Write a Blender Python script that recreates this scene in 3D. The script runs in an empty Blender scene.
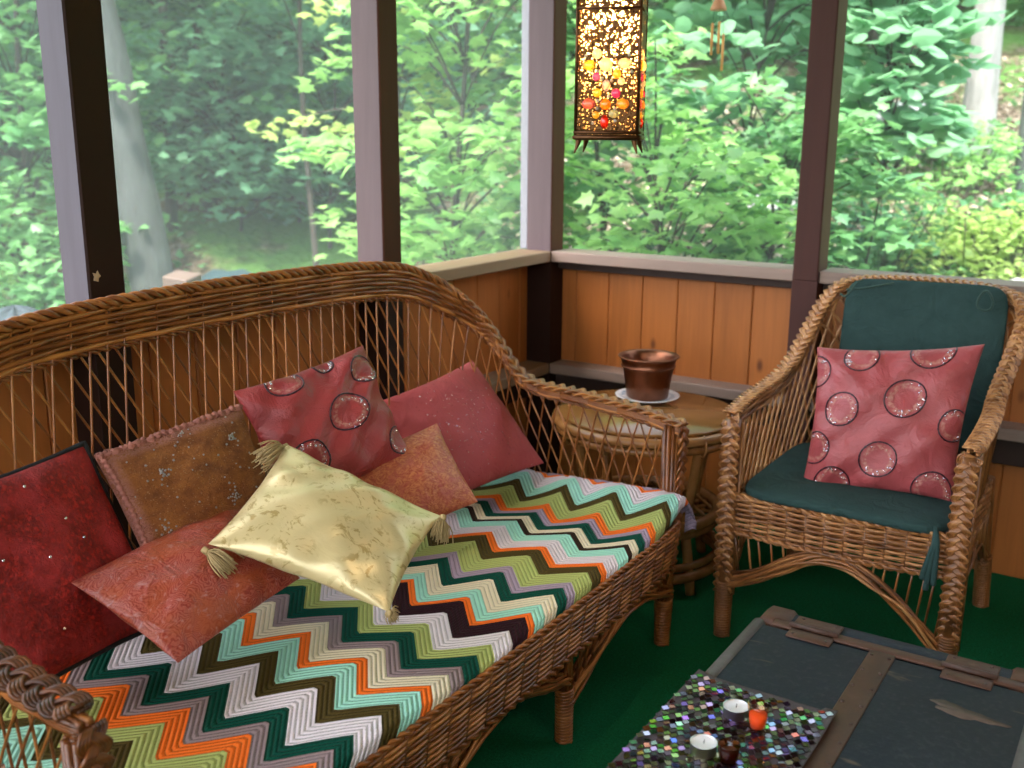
import bpy, math, random
import numpy as np
from mathutils import Matrix, Vector
rng = np.random.default_rng(7)
random.seed(7)
S = bpy.context.scene
COL = S.collection
PI = math.pi
A = lambda *v: np.array(v, float)

# ------------------------------------------------------------------ helpers
def nrm(v):
    return v / np.maximum(np.linalg.norm(v, axis=-1, keepdims=True), 1e-9)

def cr(pts, n):
    """Catmull-Rom through pts, resampled to n points of even arc length"""
    P = np.array(pts, float)
    if len(P) < 3:
        t = np.linspace(0, 1, n)[:, None]
        return P[0] * (1 - t) + P[-1] * t
    Q = np.vstack([2 * P[0] - P[1], P, 2 * P[-1] - P[-2]])
    out = []
    for i in range(1, len(Q) - 2):
        t = np.linspace(0, 1, 14, endpoint=False)[:, None]
        p0, p1, p2, p3 = Q[i - 1], Q[i], Q[i + 1], Q[i + 2]
        out.append(.5 * (2 * p1 + (p2 - p0) * t + (2 * p0 - 5 * p1 + 4 * p2 - p3) * t ** 2 + (3 * p1 - p0 - 3 * p2 + p3) * t ** 3))
    out = np.vstack(out + [P[-1:]])
    return resamp(out, n)

def resamp(P, n):
    d = np.r_[0, np.cumsum(np.linalg.norm(np.diff(P, axis=0), axis=1))]
    s = np.linspace(0, d[-1], n)
    return np.stack([np.interp(s, d, P[:, k]) for k in range(P.shape[1])], 1)

def plen(P):
    return float(np.linalg.norm(np.diff(P, axis=0), axis=1).sum())

class MB:
    def __init__(s):
        s.v = []; s.q = []; s.t = []; s.st = []; s.qt = []; s.tt = []; s.n = 0; s.qc = []; s.tc = []; s.slot = 0; s.qm = []; s.tm = []
    def add(s, V, Q=None, T=None, st=None, tone=.5, col=None):
        V = np.asarray(V, float).reshape(-1, 3)
        s.v.append(V)
        s.st.append(np.zeros((len(V), 3)) if st is None else np.asarray(st, float))
        for F, L, TL, CL in ((Q, s.q, s.qt, s.qc), (T, s.t, s.tt, s.tc)):
            if F is not None and len(F):
                F = np.asarray(F, int)
                L.append(F + s.n)
                (s.qm if L is s.q else s.tm).append(np.full(len(F), s.slot))
                TL.append(np.full(len(F), tone) if np.isscalar(tone) else np.asarray(tone, float))
                CL.append(np.tile(A(1, 1, 1), (len(F), 1)) if col is None else np.broadcast_to(np.asarray(col, float), (len(F), 3)))
        s.n += len(V)
        return s
    def box(s, a, b, tone=.5, bev=0.0, rot=None, col=None):
        a = np.minimum(a, b) if False else np.array(a, float); b = np.array(b, float)
        lo, hi = np.minimum(a, b), np.maximum(a, b)
        if bev <= 0:
            V = np.array([[x, y, z] for z in (lo[2], hi[2]) for y in (lo[1], hi[1]) for x in (lo[0], hi[0])])
            Q = [(0, 2, 3, 1), (4, 5, 7, 6), (0, 1, 5, 4), (2, 6, 7, 3), (0, 4, 6, 2), (1, 3, 7, 5)]
            T = None
        else:
            c, h = (lo + hi) / 2, (hi - lo) / 2
            bev = min(bev, h.min() * .95)
            V = []; idx = {}
            for ax in range(3):
                for sg in (-1, 1):
                    for su in (-1, 1):
                        for sv in (-1, 1):
                            u, w = (ax + 1) % 3, (ax + 2) % 3
                            q = np.zeros(3); q[ax] = sg * h[ax]; q[u] = su * (h[u] - bev); q[w] = sv * (h[w] - bev)
                            idx[(ax, sg, su, sv)] = len(V); V.append(c + q)
            V = np.array(V); Q = []; T = []
            for ax in range(3):
                for sg in (-1, 1):
                    f = [idx[(ax, sg, -1, -1)], idx[(ax, sg, 1, -1)], idx[(ax, sg, 1, 1)], idx[(ax, sg, -1, 1)]]
                    Q.append(f if sg > 0 else f[::-1])
            def gi(ax, sg3):
                u, w = (ax + 1) % 3, (ax + 2) % 3
                return idx[(ax, sg3[ax], sg3[u], sg3[w])]
            for ax in range(3):
                u, w = (ax + 1) % 3, (ax + 2) % 3
                for su in (-1, 1):
                    for sw in (-1, 1):
                        e = []
                        s3 = [0, 0, 0]; s3[u] = su; s3[w] = sw
                        m = s3[:]; m[ax] = -1; p = s3[:]; p[ax] = 1
                        f = [gi(u, m), gi(u, p), gi(w, p), gi(w, m)]
                        n = np.cross(V[f[1]] - V[f[0]], V[f[2]] - V[f[0]])
                        o = np.zeros(3); o[u] = su; o[w] = sw
                        Q.append(f if n @ o > 0 else f[::-1])
            for sx in (-1, 1):
                for sy in (-1, 1):
                    for sz in (-1, 1):
                        f = [gi(k, (sx, sy, sz)) for k in range(3)]
                        n = np.cross(V[f[1]] - V[f[0]], V[f[2]] - V[f[0]])
                        T.append(f if n @ A(sx, sy, sz) > 0 else f[::-1])
        if rot is not None:
            c, R3 = rot
            V = (V - c) @ np.array(R3).T + c
        return s.add(V, Q, T, st=V, tone=tone, col=col)
    def tube(s, P, r, sides=6, caps=True, tone=.5, closed=False, flat=None, col=None):
        P = np.asarray(P, float); n = len(P)
        if closed:
            Tn = nrm(np.roll(P, -1, 0) - np.roll(P, 1, 0))
        else:
            Tn = np.empty_like(P); Tn[1:-1] = P[2:] - P[:-2]; Tn[0] = P[1] - P[0]; Tn[-1] = P[-1] - P[-2]; Tn = nrm(Tn)
        up = A(0, 0, 1) if abs(Tn[0][2]) < .9 else A(1, 0, 0)
        if flat is not None:
            U = np.broadcast_to(flat, P.shape); U = nrm(U - (U * Tn).sum(1, keepdims=True) * Tn)
        else:
            U = np.empty_like(P); u = up - (up @ Tn[0]) * Tn[0]; u /= np.linalg.norm(u)
            for i in range(n):
                u = u - (u @ Tn[i]) * Tn[i]; l = np.linalg.norm(u)
                u = u / l if l > 1e-6 else A(1, 0, 0)
                U[i] = u
        W = np.cross(Tn, U)
        a = np.arange(sides) * 2 * PI / sides
        rr = np.broadcast_to(np.asarray(r, float), (n,))[:, None, None]
        V = P[:, None] + rr * (np.cos(a)[None, :, None] * U[:, None] + np.sin(a)[None, :, None] * W[:, None])
        V = V.reshape(-1, 3)
        m = n if closed else n - 1
        i = np.arange(m)[:, None]; j = np.arange(sides)[None, :]
        i2 = (i + 1) % n; j2 = (j + 1) % sides
        Q = np.stack([i * sides + j, i * sides + j2, i2 * sides + j2, i2 * sides + j], -1).reshape(-1, 4)
        T = None
        if caps and not closed:
            V = np.vstack([V, P[0], P[-1]])
            T = [(n * sides, (k + 1) % sides, k) for k in range(sides)] + [(n * sides + 1, (n - 1) * sides + k, (n - 1) * sides + (k + 1) % sides) for k in range(sides)]
        d = np.r_[np.repeat(np.arange(n) / max(n - 1, 1), sides), [0, 1] if T is not None else []]
        return s.add(V, Q, T, st=np.stack([d, d * 0, d * 0], 1), tone=tone, col=col)
    def lathe(s, prof, c=(0, 0, 0), seg=32, tone=.5, sy=1.0, col=None):
        prof = np.array(prof, float); n = len(prof)
        a = np.arange(seg) * 2 * PI / seg
        V = np.stack([prof[:, 0, None] * np.cos(a), prof[:, 0, None] * np.sin(a) * sy, np.repeat(prof[:, 1, None], seg, 1)], -1).reshape(-1, 3) + A(*c)
        i = np.arange(n - 1)[:, None]; j = np.arange(seg)[None, :]; j2 = (j + 1) % seg
        Q = np.stack([i * seg + j, i * seg + j2, (i + 1) * seg + j2, (i + 1) * seg + j], -1).reshape(-1, 4)
        return s.add(V, Q, st=V, tone=tone, col=col)
    def grid(s, G, st=None, tone=.5, flip=False, col=None):
        n, m = G.shape[:2]
        i = np.arange(n - 1)[:, None]; j = np.arange(m - 1)[None, :]
        Q = np.stack([i * m + j, i * m + j + 1, (i + 1) * m + j + 1, (i + 1) * m + j], -1).reshape(-1, 4)
        if flip: Q = Q[:, ::-1]
        return s.add(G.reshape(-1, 3), Q, st=None if st is None else st.reshape(-1, 3), tone=tone, col=col)
    def build(s, name, mat, parent=None, smooth=True, **tags):
        V = np.vstack(s.v); st = np.vstack(s.st)
        if parent is None:
            org = A((V[:, 0].min() + V[:, 0].max()) / 2, (V[:, 1].min() + V[:, 1].max()) / 2, V[:, 2].min())
            V = V - org
        else:
            M = np.array(root_mat(parent).inverted())
            V = V @ M[:3, :3].T + M[:3, 3]
        nq = sum(len(x) for x in s.q); nt = sum(len(x) for x in s.t)
        me = bpy.data.meshes.new(name)
        me.vertices.add(len(V)); me.vertices.foreach_set('co', V.astype(np.float32).ravel())
        loops = []
        if nq: loops.append(np.vstack(s.q).ravel())
        if nt: loops.append(np.vstack(s.t).ravel())
        L = np.concatenate(loops)
        me.loops.add(len(L)); me.loops.foreach_set('vertex_index', L.astype(np.int32))
        me.polygons.add(nq + nt)
        tot = np.r_[np.full(nq, 4), np.full(nt, 3)]; start = np.r_[0, np.cumsum(tot)[:-1]]
        me.polygons.foreach_set('loop_start', start.astype(np.int32))
        me.polygons.foreach_set('use_smooth', np.full(nq + nt, smooth, bool))
        me.update(calc_edges=True)
        a = me.attributes.new('st', 'FLOAT_VECTOR', 'POINT'); a.data.foreach_set('vector', st.astype(np.float32).ravel())
        tone = np.concatenate(s.qt + s.tt)
        a = me.attributes.new('tone', 'FLOAT', 'FACE'); a.data.foreach_set('value', tone.astype(np.float32))
        col = np.vstack(s.qc + s.tc)
        a = me.attributes.new('tint', 'FLOAT_COLOR', 'FACE'); a.data.foreach_set('color', np.c_[col, np.ones(len(col))].astype(np.float32).ravel())
        for m_ in (mat if isinstance(mat, (list, tuple)) else [mat]): me.materials.append(m_)
        me.polygons.foreach_set('material_index', np.concatenate(s.qm + s.tm).astype(np.int32))
        o = bpy.data.objects.new(name, me); COL.objects.link(o)
        if parent is None: o.location = org
        else: o.parent = parent
        return tag(o, **tags)

def root_mat(o):
    M = Matrix.LocRotScale(o.location, o.rotation_euler, o.scale)
    return root_mat(o.parent) @ M if o.parent else M

def tag(o, label=None, category=None, group=None, kind=None):
    if label: o['label'] = label
    if category: o['category'] = category
    if group: o['group'] = group
    if kind: o['kind'] = kind
    return o

def thing(name, loc, label, category, rz=0, group=None):
    o = bpy.data.objects.new(name, None); COL.objects.link(o)
    o.empty_display_size = .1
    o.location = loc; o.rotation_euler = (0, 0, rz)
    return tag(o, label, category, group)

def copy_tree(o, parent=None):
    c = o.copy(); COL.objects.link(c); c.parent = parent
    for ch in list(o.children): copy_tree(ch, c)
    return c

# ------------------------------------------------------------------ materials
class NT:
    def __init__(s, name):
        s.m = bpy.data.materials.new(name); s.m.use_nodes = True
        s.t = s.m.node_tree; s.t.nodes.clear()
        s.out = s.t.nodes.new('ShaderNodeOutputMaterial')
    def n(s, typ, **k):
        nd = s.t.nodes.new('ShaderNode' + typ)
        for a, b in k.items():
            if a.startswith('_'): setattr(nd, a[1:], b)
            else:
                key = int(a[1:]) if a[0] == 'i' and a[1:].isdigit() else a.replace('__', ' ')
                s.set(nd.inputs[key], b)
        return nd
    def set(s, inp, v):
        if isinstance(v, bpy.types.NodeSocket): s.t.links.new(v, inp)
        elif isinstance(v, bpy.types.Node): s.t.links.new(v.outputs[0], inp)
        else:
            if isinstance(v, tuple) and len(v) == 3 and inp.type == 'RGBA': v = v + (1,)
            inp.default_value = v
    def attr(s, name, out='Vector'):
        return s.n('Attribute', _attribute_name=name).outputs[out]
    def math(s, op, a, b=0, c=None, clamp=False):
        nd = s.t.nodes.new('ShaderNodeMath'); nd.operation = op; nd.use_clamp = clamp
        s.set(nd.inputs[0], a); s.set(nd.inputs[1], b)
        if c is not None: s.set(nd.inputs[2], c)
        return nd.outputs[0]
    def vmath(s, op, a, b=(0, 0, 0)):
        nd = s.t.nodes.new('ShaderNodeVectorMath'); nd.operation = op
        s.set(nd.inputs[0], a)
        if op == 'SCALE': nd.inputs['Scale'].default_value = b
        else: s.set(nd.inputs[1], b)
        return nd.outputs['Value'] if op in ('DISTANCE', 'LENGTH', 'DOT_PRODUCT') else nd.outputs[0]
    def mix(s, f, a, b, blend='MIX'):
        nd = s.t.nodes.new('ShaderNodeMix'); nd.data_type = 'RGBA'; nd.blend_type = blend
        s.set(nd.inputs[0], f); s.set(nd.inputs[6], a); s.set(nd.inputs[7], b)
        return nd.outputs[2]
    def noise(s, vec=None, scale=5, detail=3, rough=.5, dist=0, out='Fac'):
        nd = s.n('TexNoise', Scale=scale, Detail=detail, Roughness=rough, Distortion=dist)
        if vec is not None: s.set(nd.inputs['Vector'], vec)
        return nd.outputs[out]
    def voro(s, vec=None, scale=5, feature='F1', out='Distance', rand=1):
        nd = s.n('TexVoronoi', _feature=feature, Scale=scale, Randomness=rand)
        if vec is not None: s.set(nd.inputs['Vector'], vec)
        return nd.outputs[out]
    def ramp(s, f, stops, interp='LINEAR'):
        nd = s.t.nodes.new('ShaderNodeValToRGB'); nd.color_ramp.interpolation = interp
        e = nd.color_ramp.elements
        while len(e) < len(stops): e.new(.5)
        for k, (p, c) in enumerate(stops):
            e[k].position = p; e[k].color = tuple(c) + (1,) if len(c) == 3 else c
        s.set(nd.inputs[0], f)
        return nd.outputs[0]
    def step(s, f, a, b):
        nd = s.n('MapRange', _clamp=True); s.set(nd.inputs[0], f)
        nd.inputs[1].default_value = a; nd.inputs[2].default_value = b
        return nd.outputs[0]
    def bump(s, h, strength=.5, dist=.01):
        return s.n('Bump', Height=h, Strength=strength, Distance=dist).outputs[0]
    def mapping(s, vec, scale=(1, 1, 1), loc=(0, 0, 0), rot=(0, 0, 0)):
        return s.n('Mapping', Vector=vec, Scale=scale, Location=loc, Rotation=rot).outputs[0]
    def pbr(s, col, rough=.5, bump=None, **k):
        p = s.n('BsdfPrincipled')
        s.set(p.inputs['Base Color'], col); s.set(p.inputs['Roughness'], rough)
        for a, b in k.items(): s.set(p.inputs[a.replace('__', ' ')], b)
        if bump is not None: s.set(p.inputs['Normal'], bump)
        s.t.links.new(p.outputs[0], s.out.inputs[0])
        return s.m
    def surf(s, sh):
        s.set(s.out.inputs[0], sh); return s.m

def geo(t): return t.n('NewGeometry').outputs['Position']
def objc(t): return t.n('TexCoord').outputs['Object']

def m_plain(name, col, rough=.5, var=.15, scale=30, **k):
    t = NT(name); nz = t.noise(objc(t), scale, 4)
    c = t.mix(nz, tuple(x * (1 - var) for x in col), tuple(min(1, x * (1 + var)) for x in col))
    return t.pbr(c, rough, t.bump(nz, .1, .002), **k)

def m_wicker(name, dark, mid, light, rough=.33):
    t = NT(name)
    tone = t.attr('tone', 'Fac')
    nz = t.noise(objc(t), 18, 4, .6)
    f = t.math('ADD', t.math('MULTIPLY', tone, .75), t.math('MULTIPLY', t.math('SUBTRACT', nz, .35), .9))
    c = t.ramp(f, [(0.05, dark), (.5, mid), (.95, light)])
    return t.pbr(c, rough, t.bump(t.noise(objc(t), 300, 2), .25, .001), Specular__IOR__Level=.55, Coat__Weight=.15, Coat__Roughness=.25)

W_SOFA = m_wicker('sofa_wicker_varnish', (.04, .010, .002), (.24, .072, .013), (.52, .20, .045))
W_CHAIR = m_wicker('chair_wicker_varnish', (.07, .022, .006), (.31, .12, .034), (.58, .29, .105))
W_RATT = m_wicker('rattan_pole_varnish', (.10, .035, .01), (.30, .125, .035), (.45, .21, .07), .25)

def m_wood(name, base, dark, axis=2, knots=True, rough=.42):
    t = NT(name); P = geo(t); tone = t.attr('tone', 'Fac')
    off = t.n('CombineXYZ', X=t.math('MULTIPLY', tone, 7.3), Y=t.math('MULTIPLY', tone, 3.1), Z=t.math('MULTIPLY', tone, 11)).outputs[0]
    sc = [26, 26, 26]; sc[axis] = 1.8
    P2 = t.mapping(t.vmath('ADD', P, off), tuple(sc))
    g = t.noise(P2, 1.6, 6, .6, .6)
    lo = t.noise(t.vmath('ADD', P, off), 3, 2)
    c = t.mix(t.step(g, .3, .7), base, tuple(x * .66 for x in base))
    c = t.mix(t.math('MULTIPLY', t.step(lo, .35, .7), .5), c, tuple(x * .62 for x in base))
    c = t.mix(t.math('MULTIPLY', tone, .35), c, tuple(min(1, x * 1.3) for x in base))
    if knots:
        s2 = [7, 7, 7]; s2[axis] = 3.4
        d = t.voro(t.mapping(t.vmath('ADD', P, off), tuple(s2)), 1)
        c = t.mix(t.step(d, .10, .03), c, dark)
    return t.pbr(c, rough, t.bump(g, .12, .003))

M_PINE = m_wood('orange_stained_pine', (.50, .165, .036), (.14, .04, .01), 2)
t = NT('brown_post_light_in_tint'); P = geo(t); nz = t.noise(t.mapping(P, (20, 20, 2)), 2, 4)
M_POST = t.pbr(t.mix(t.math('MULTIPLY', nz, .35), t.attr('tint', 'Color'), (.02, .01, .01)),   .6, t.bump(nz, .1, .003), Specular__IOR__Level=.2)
MAUVE_LIT, BROWN_SHADED, BROWNP = (.155, .112, .125), (.024, .008, .004), (.085, .034, .028)  # brown posts: daylight and shade are put into these colours
M_RAIL_X = m_wood('weathered_grey_brown_rail', (.33, .235, .19), (.10, .06, .04), 0, False, .6)
M_RAIL_Y = m_wood('tan_weathered_rail', (.30, .19, .11), (.10, .06, .04), 1, False, .6)
M_DARK = m_plain('dark_brown_wood_and_shade', (.035, .014, .008), .6)
M_WHITEW = m_plain('pale_lavender_screen_stop', (.27, .26, .31), .5)

# ------------------------------------------------------------------ camera
cam = bpy.data.cameras.new('camera'); co = bpy.data.objects.new('camera', cam); COL.objects.link(co)
yaw, pitch, roll = .5734, .2381, .0058
fw = A(-math.sin(yaw) * math.cos(pitch), math.cos(yaw) * math.cos(pitch), -math.sin(pitch))
r0 = A(math.cos(yaw), math.sin(yaw), 0); u0 = np.cross(r0, fw)
rr = math.cos(roll) * r0 + math.sin(roll) * u0; uu = -math.sin(roll) * r0 + math.cos(roll) * u0
CAM = A(1.8788, -3.1618, 1.2953)
M = Matrix(((rr[0], uu[0], -fw[0], CAM[0]), (rr[1], uu[1], -fw[1], CAM[1]), (rr[2], uu[2], -fw[2], CAM[2]), (0, 0, 0, 1)))
co.matrix_world = M
cam.sensor_width = 36; cam.lens = 1025.4 / 1024 * 36; cam.clip_start = .05; cam.clip_end = 300
S.camera = co

# ------------------------------------------------------------------ room shell
XR, YF, ZC = 3.5, -4.6, 2.42
def struct(mb, name, mat, smooth=False): return mb.build(name, mat, None, smooth, kind='structure')

t = NT('green_turf_carpet'); P = geo(t)
n1 = t.math('ADD', t.math('MULTIPLY', t.noise(P, 420, 2, .7), .5), t.math('MULTIPLY', t.noise(P, 150, 3, .8), .5)); n2 = t.noise(P, 26, 4); n3 = t.noise(P, 2.2, 3)
c = t.mix(t.step(n1, .36, .64), (.001, .024, .008), (.010, .20, .078)); c = t.mix(t.math('MULTIPLY', t.step(n2, .35, .75), .5), c, (.005, .11, .032))
c = t.mix(t.math('MULTIPLY', n3, .35), c, (.01, .13, .04))
M_CARPET = t.pbr(c, .95, t.bump(n1, .9, .006), Specular__IOR__Level=.1)
mb = MB(); mb.box((-.1, YF - .1, -.12), (XR + .1, .1, 0)); struct(mb, 'floor', M_CARPET)

def wall_boards(axis, pos, thick, lo, hi, z0, z1, start, name, w=.1338):
    mb = MB(); k = math.floor((lo - start) / w) ; x = start + k * w
    while x < hi:
        a, b = max(x, lo) + .0012, min(x + w, hi) - .0012
        if b - a > .01:
            tn = random.random()
            if axis == 'x': mb.box((a, pos, z0), (b, pos + thick, z1), tn, .003)
            else: mb.box((pos, a, z0), (pos + thick, b, z1), tn, .003)
        x += w
    # tongue behind the joints
    if axis == 'x': mb.box((lo, pos + .006, z0), (hi, pos + thick, z1), 0)
    else: mb.box((pos, lo, z0), (pos + thick - .006, hi, z1), 0)
    return struct(mb, name, M_PINE)
wall_boards('x', .09, .02, -.12, XR, 0, .875, .0554, 'wall_back')
wall_boards('y', -.12, .02, YF, .09, 0, .875, -.05, 'wall_left')
t = NT('brown_house_siding'); P = geo(t)
zz = t.n('SeparateXYZ', Vector=P).outputs[2]
sd = t.math('FRACT', t.math('MULTIPLY', zz, 7))
M_SIDE = t.pbr(t.mix(t.noise(P, 9, 4), (.20, .11, .06), (.32, .19, .11)), .7, t.bump(sd, .6, .02))
mb = MB(); mb.box((XR, YF - .1, 0), (XR + .1, .1, ZC)); struct(mb, 'wall_right', M_SIDE)
M_CEIL = m_wood('ceiling_boards', (.50, .36, .24), (.1, .05, .03), 1, False, .6)
mb = MB()
x = -.35
while x < XR + .2:
    mb.box((x, YF - .4, ZC), (x + .136, .4, ZC + .03), random.random(), .003); x += .14
mb.box((-.4, YF - .45, ZC + .02), (XR + .3, .45, ZC + .1))
struct(mb, 'ceiling', M_CEIL)

wall_boards('x', YF - .11, .02, 0, XR, 0, .875, .03, 'wall_front')
# posts (nearest face y=0 on the back side, x=0 on the left side)
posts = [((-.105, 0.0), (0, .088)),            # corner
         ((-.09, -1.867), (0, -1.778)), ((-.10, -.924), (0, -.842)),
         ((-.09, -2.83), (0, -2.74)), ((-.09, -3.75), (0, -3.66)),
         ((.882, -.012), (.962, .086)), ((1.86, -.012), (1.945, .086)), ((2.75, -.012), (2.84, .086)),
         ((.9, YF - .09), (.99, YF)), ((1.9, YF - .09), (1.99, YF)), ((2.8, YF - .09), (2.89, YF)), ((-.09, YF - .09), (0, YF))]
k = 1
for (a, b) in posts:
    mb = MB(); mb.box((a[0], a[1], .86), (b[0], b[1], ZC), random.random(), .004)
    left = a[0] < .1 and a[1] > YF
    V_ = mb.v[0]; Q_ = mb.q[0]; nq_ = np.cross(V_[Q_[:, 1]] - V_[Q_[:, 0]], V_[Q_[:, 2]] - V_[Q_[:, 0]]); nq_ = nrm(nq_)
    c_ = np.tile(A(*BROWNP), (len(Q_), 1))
    if left: c_[np.abs(nq_[:, 1]) > .5] = MAUVE_LIT if a[1] > -1 else (.115, .10, .13); c_[nq_[:, 0] > .5] = BROWN_SHADED if a[1] < -.95 else (.085, .026, .012)  # side faces tinted as daylit, room faces as shaded brown
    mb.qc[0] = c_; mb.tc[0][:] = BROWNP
    mb.box((a[0], a[1], 0), (b[0], b[1], .862), random.random(), .001, col=BROWN_SHADED if left else BROWNP)  # left posts below the rail take the painted shade colour
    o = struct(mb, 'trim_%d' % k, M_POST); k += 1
    if k == 3:
        m2 = MB(); P0 = A(.001, -1.848, 1.005)
        ang = np.linspace(0, 2 * PI, 11)[:-1]; rad = .011 * A(1, .7, .95, .45, 1.1, .6, 1, .75, .9, .5)
        ring = np.stack([np.full(10, .0015), np.cos(ang) * rad * .9, np.sin(ang) * rad * 1.2], 1)
        V = np.vstack([P0 + ring, P0 + ring * A(0, 1, 1), P0 + A(.003, 0, 0)])
        m2.add(V, [(i, (i + 1) % 10, 10 + (i + 1) % 10, 10 + i) for i in range(10)], [(i, (i + 1) % 10, 20) for i in range(10)])
        m2.build('bare_wood_chip', m_plain('bare_wood', (.55, .38, .22), .7), o, False)
        m2 = MB(); m2.box((0, -1.812, 1.62), (.006, -1.803, 1.80), .5, .001)
        m2.build('wooden_strip', bpy.data.materials['bare_wood'], o, False)
# pale screen stop beside the corner post
mb = MB(); mb.box((-.142, .015, .893), (-.107, .05, ZC), .5, .002); struct(mb, 'trim_%d' % k, M_WHITEW); k += 1
# rails + ledges, butted between posts
ex = [(0, .882), (.962, 1.86), (1.945, 2.75), (2.84, XR)]
for (a, b) in ex:
    mb = MB(); mb.box((a, -.0005, .855), (b, .125, .893), random.random(), .003); struct(mb, 'trim_%d' % k, M_RAIL_X); k += 1
    mb = MB(); mb.box((a, .0, .445), (b, .09, .482), random.random(), .003); struct(mb, 'trim_%d' % k, M_RAIL_X); k += 1
    mb = MB(); mb.box((a, .045, .36), (b, .09, .445), random.random(), .002); struct(mb, 'trim_%d' % k, M_DARK); k += 1  # dark brown strip on the boards below the ledge
    mb = MB(); mb.box((a, .05, .825), (b, .09, .855), random.random(), .002); struct(mb, 'trim_%d' % k, M_DARK); k += 1  # dark strip put in as the shade under the rail
ey = [(-.842, 0), (-1.778, -.924), (-2.74, -1.867), (-3.66, -2.83), (YF, -3.75)]
for (a, b) in ey:
    mb = MB(); mb.box((-.135, a, .855), (0.0005, b, .893), random.random(), .003); struct(mb, 'trim_%d' % k, M_RAIL_Y); k += 1
    mb = MB(); mb.box((-.10, a, .445), (0, b, .482), random.random(), .003); struct(mb, 'trim_%d' % k, M_RAIL_Y); k += 1
    mb = MB(); mb.box((-.10, a, .36), (-.055, b, .445), random.random(), .002); struct(mb, 'trim_%d' % k, M_DARK); k += 1  # dark brown strip below the left ledge
mb = MB(); mb.box((0, YF - .12, .875), (XR, YF, .893), random.random(), .003); struct(mb, 'trim_%d' % k, M_RAIL_X); k += 1
# header beams under the ceiling
for a, b in (((-.11, YF, ZC - .14), (0, .0, ZC)), ((-.1, -.0, ZC - .14), (XR, .09, ZC)), ((-.1, YF - .1, ZC - .14), (XR, YF, ZC))):
    mb = MB(); mb.box(a, b, .3, .003, col=BROWNP); struct(mb, 'trim_%d' % k, M_POST); k += 1

# insect screens
def m_screen(name, f):
    t = NT(name)
    d = t.n('BsdfDiffuse', Color=(.62, .68, .72)); tr = t.n('BsdfTranslucent', Color=(.62, .68, .72)); T = t.n('BsdfTransparent')
    a = t.n('MixShader', Fac=.5, i1=d.outputs[0], i2=tr.outputs[0])
    b = t.n('MixShader', Fac=f, i1=T.outputs[0], i2=a.outputs[0])
    return t.surf(b.outputs[0])
SCR_L, SCR_R = m_screen('grey_screen_seen_obliquely', .15), m_screen('grey_screen', .08)
w = 1
for (a, b) in ((-.883, .10), (-1.822, -.883), (-2.785, -1.822), (-3.705, -2.785), (YF, -3.705)):
    mb = MB(); mb.add([(-.115, a, .893), (-.115, b, .893), (-.115, b, ZC - .14), (-.115, a, ZC - .14)], [(0, 1, 2, 3)])
    struct(mb, 'window_%d' % w, SCR_L); w += 1
for (a, b) in ((-.11, .922), (.922, 1.90), (1.90, 2.795), (2.795, XR)):
    mb = MB(); mb.add([(a, .095, .893), (b, .095, .893), (b, .095, ZC - .14), (a, .095, ZC - .14)], [(0, 1, 2, 3)])
    struct(mb, 'window_%d' % w, SCR_R); w += 1

# ------------------------------------------------------------------ wicker tools
def frames(P, hint):
    Tn = np.empty_like(P); Tn[1:-1] = P[2:] - P[:-2]; Tn[0] = P[1] - P[0]; Tn[-1] = P[-1] - P[-2]; Tn = nrm(Tn)
    H = np.broadcast_to(np.asarray(hint, float), P.shape)
    N = nrm(H - (H * Tn).sum(1, keepdims=True) * Tn)
    B = np.cross(Tn, N)
    return Tn, N, B

def braid(mb, path, hint, W, H, r, pitch, nb=3, par=3, sides=6, lo=.2, hi=.9):
    L = plen(path); n = max(8, int(L / (pitch / 14)))
    P = resamp(np.hstack([path, np.broadcast_to(np.asarray(hint, float), path.shape)]), n)
    hint = P[:, 3:]; P = P[:, :3]
    T, N, B = frames(P, hint)
    s = np.linspace(0, L, n) / pitch * 2 * PI
    for k in range(nb):
        ph = s + 2 * PI * k / nb
        for j in range(par):
            off = (j - (par - 1) / 2) * 1.9 * r
            slope = np.cos(ph)
            lat = W * np.sin(ph) + off * .9 / np.sqrt(1 + .3 * slope ** 2)
            nor = H * np.sin(2 * ph) + H
            mb.tube(P + B * lat[:, None] + N * nor[:, None], r, sides, tone=rng.uniform(lo, hi))

def twist(mb, path, R, r, pitch, nb=3, sides=6, lo=.2, hi=.9, hint=(0, 0, 1)):
    L = plen(path); n = max(6, int(L / (pitch / 12)))
    rad = np.broadcast_to(np.asarray(R, float), (len(path),))
    P = resamp(np.hstack([path, rad[:, None]]), n); Rr = P[:, 3]; P = P[:, :3]
    h = hint
    T0 = P[-1] - P[0]
    if abs(nrm(T0) @ A(*hint)) > .9: h = (1, 0, 0)
    T, N, B = frames(P, h)
    s = np.linspace(0, L, n) / pitch * 2 * PI
    for k in range(nb):
        a = s + 2 * PI * k / nb
        mb.tube(P + (N * np.cos(a)[:, None] + B * np.sin(a)[:, None]) * Rr[:, None], r, sides, tone=rng.uniform(lo, hi))

def weave(mb, path, down, normal, rows, dr, r, stake, amp, both=False, lo=.2, hi=.9, stakes=True, seg=6):
    """rows of canes running along path, in and out of upright stakes"""
    L = plen(path); ns = max(2, round(L / stake)); n = ns * seg + 1
    bc = lambda v: np.broadcast_to(np.asarray(v, float), path.shape)
    P = resamp(np.hstack([path, bc(down), bc(normal)]), n)
    D = P[:, 3:6]; N = nrm(P[:, 6:]); P = P[:, :3]
    ph = np.linspace(0, ns * PI, n)
    for i in range(rows):
        mb.tube(P + D * (i + .5) * dr + N * (amp * np.sin(ph + PI * (i % 2)))[:, None], r, 6, tone=rng.uniform(lo, hi))
    if stakes:
        for k in range(ns):
            j = min(n - 1, int((k + .0) * seg)); a = P[j]
            mb.tube(np.array([a, a + D[j] * rows * dr]), r * 1.1, 5, tone=.15)

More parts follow.
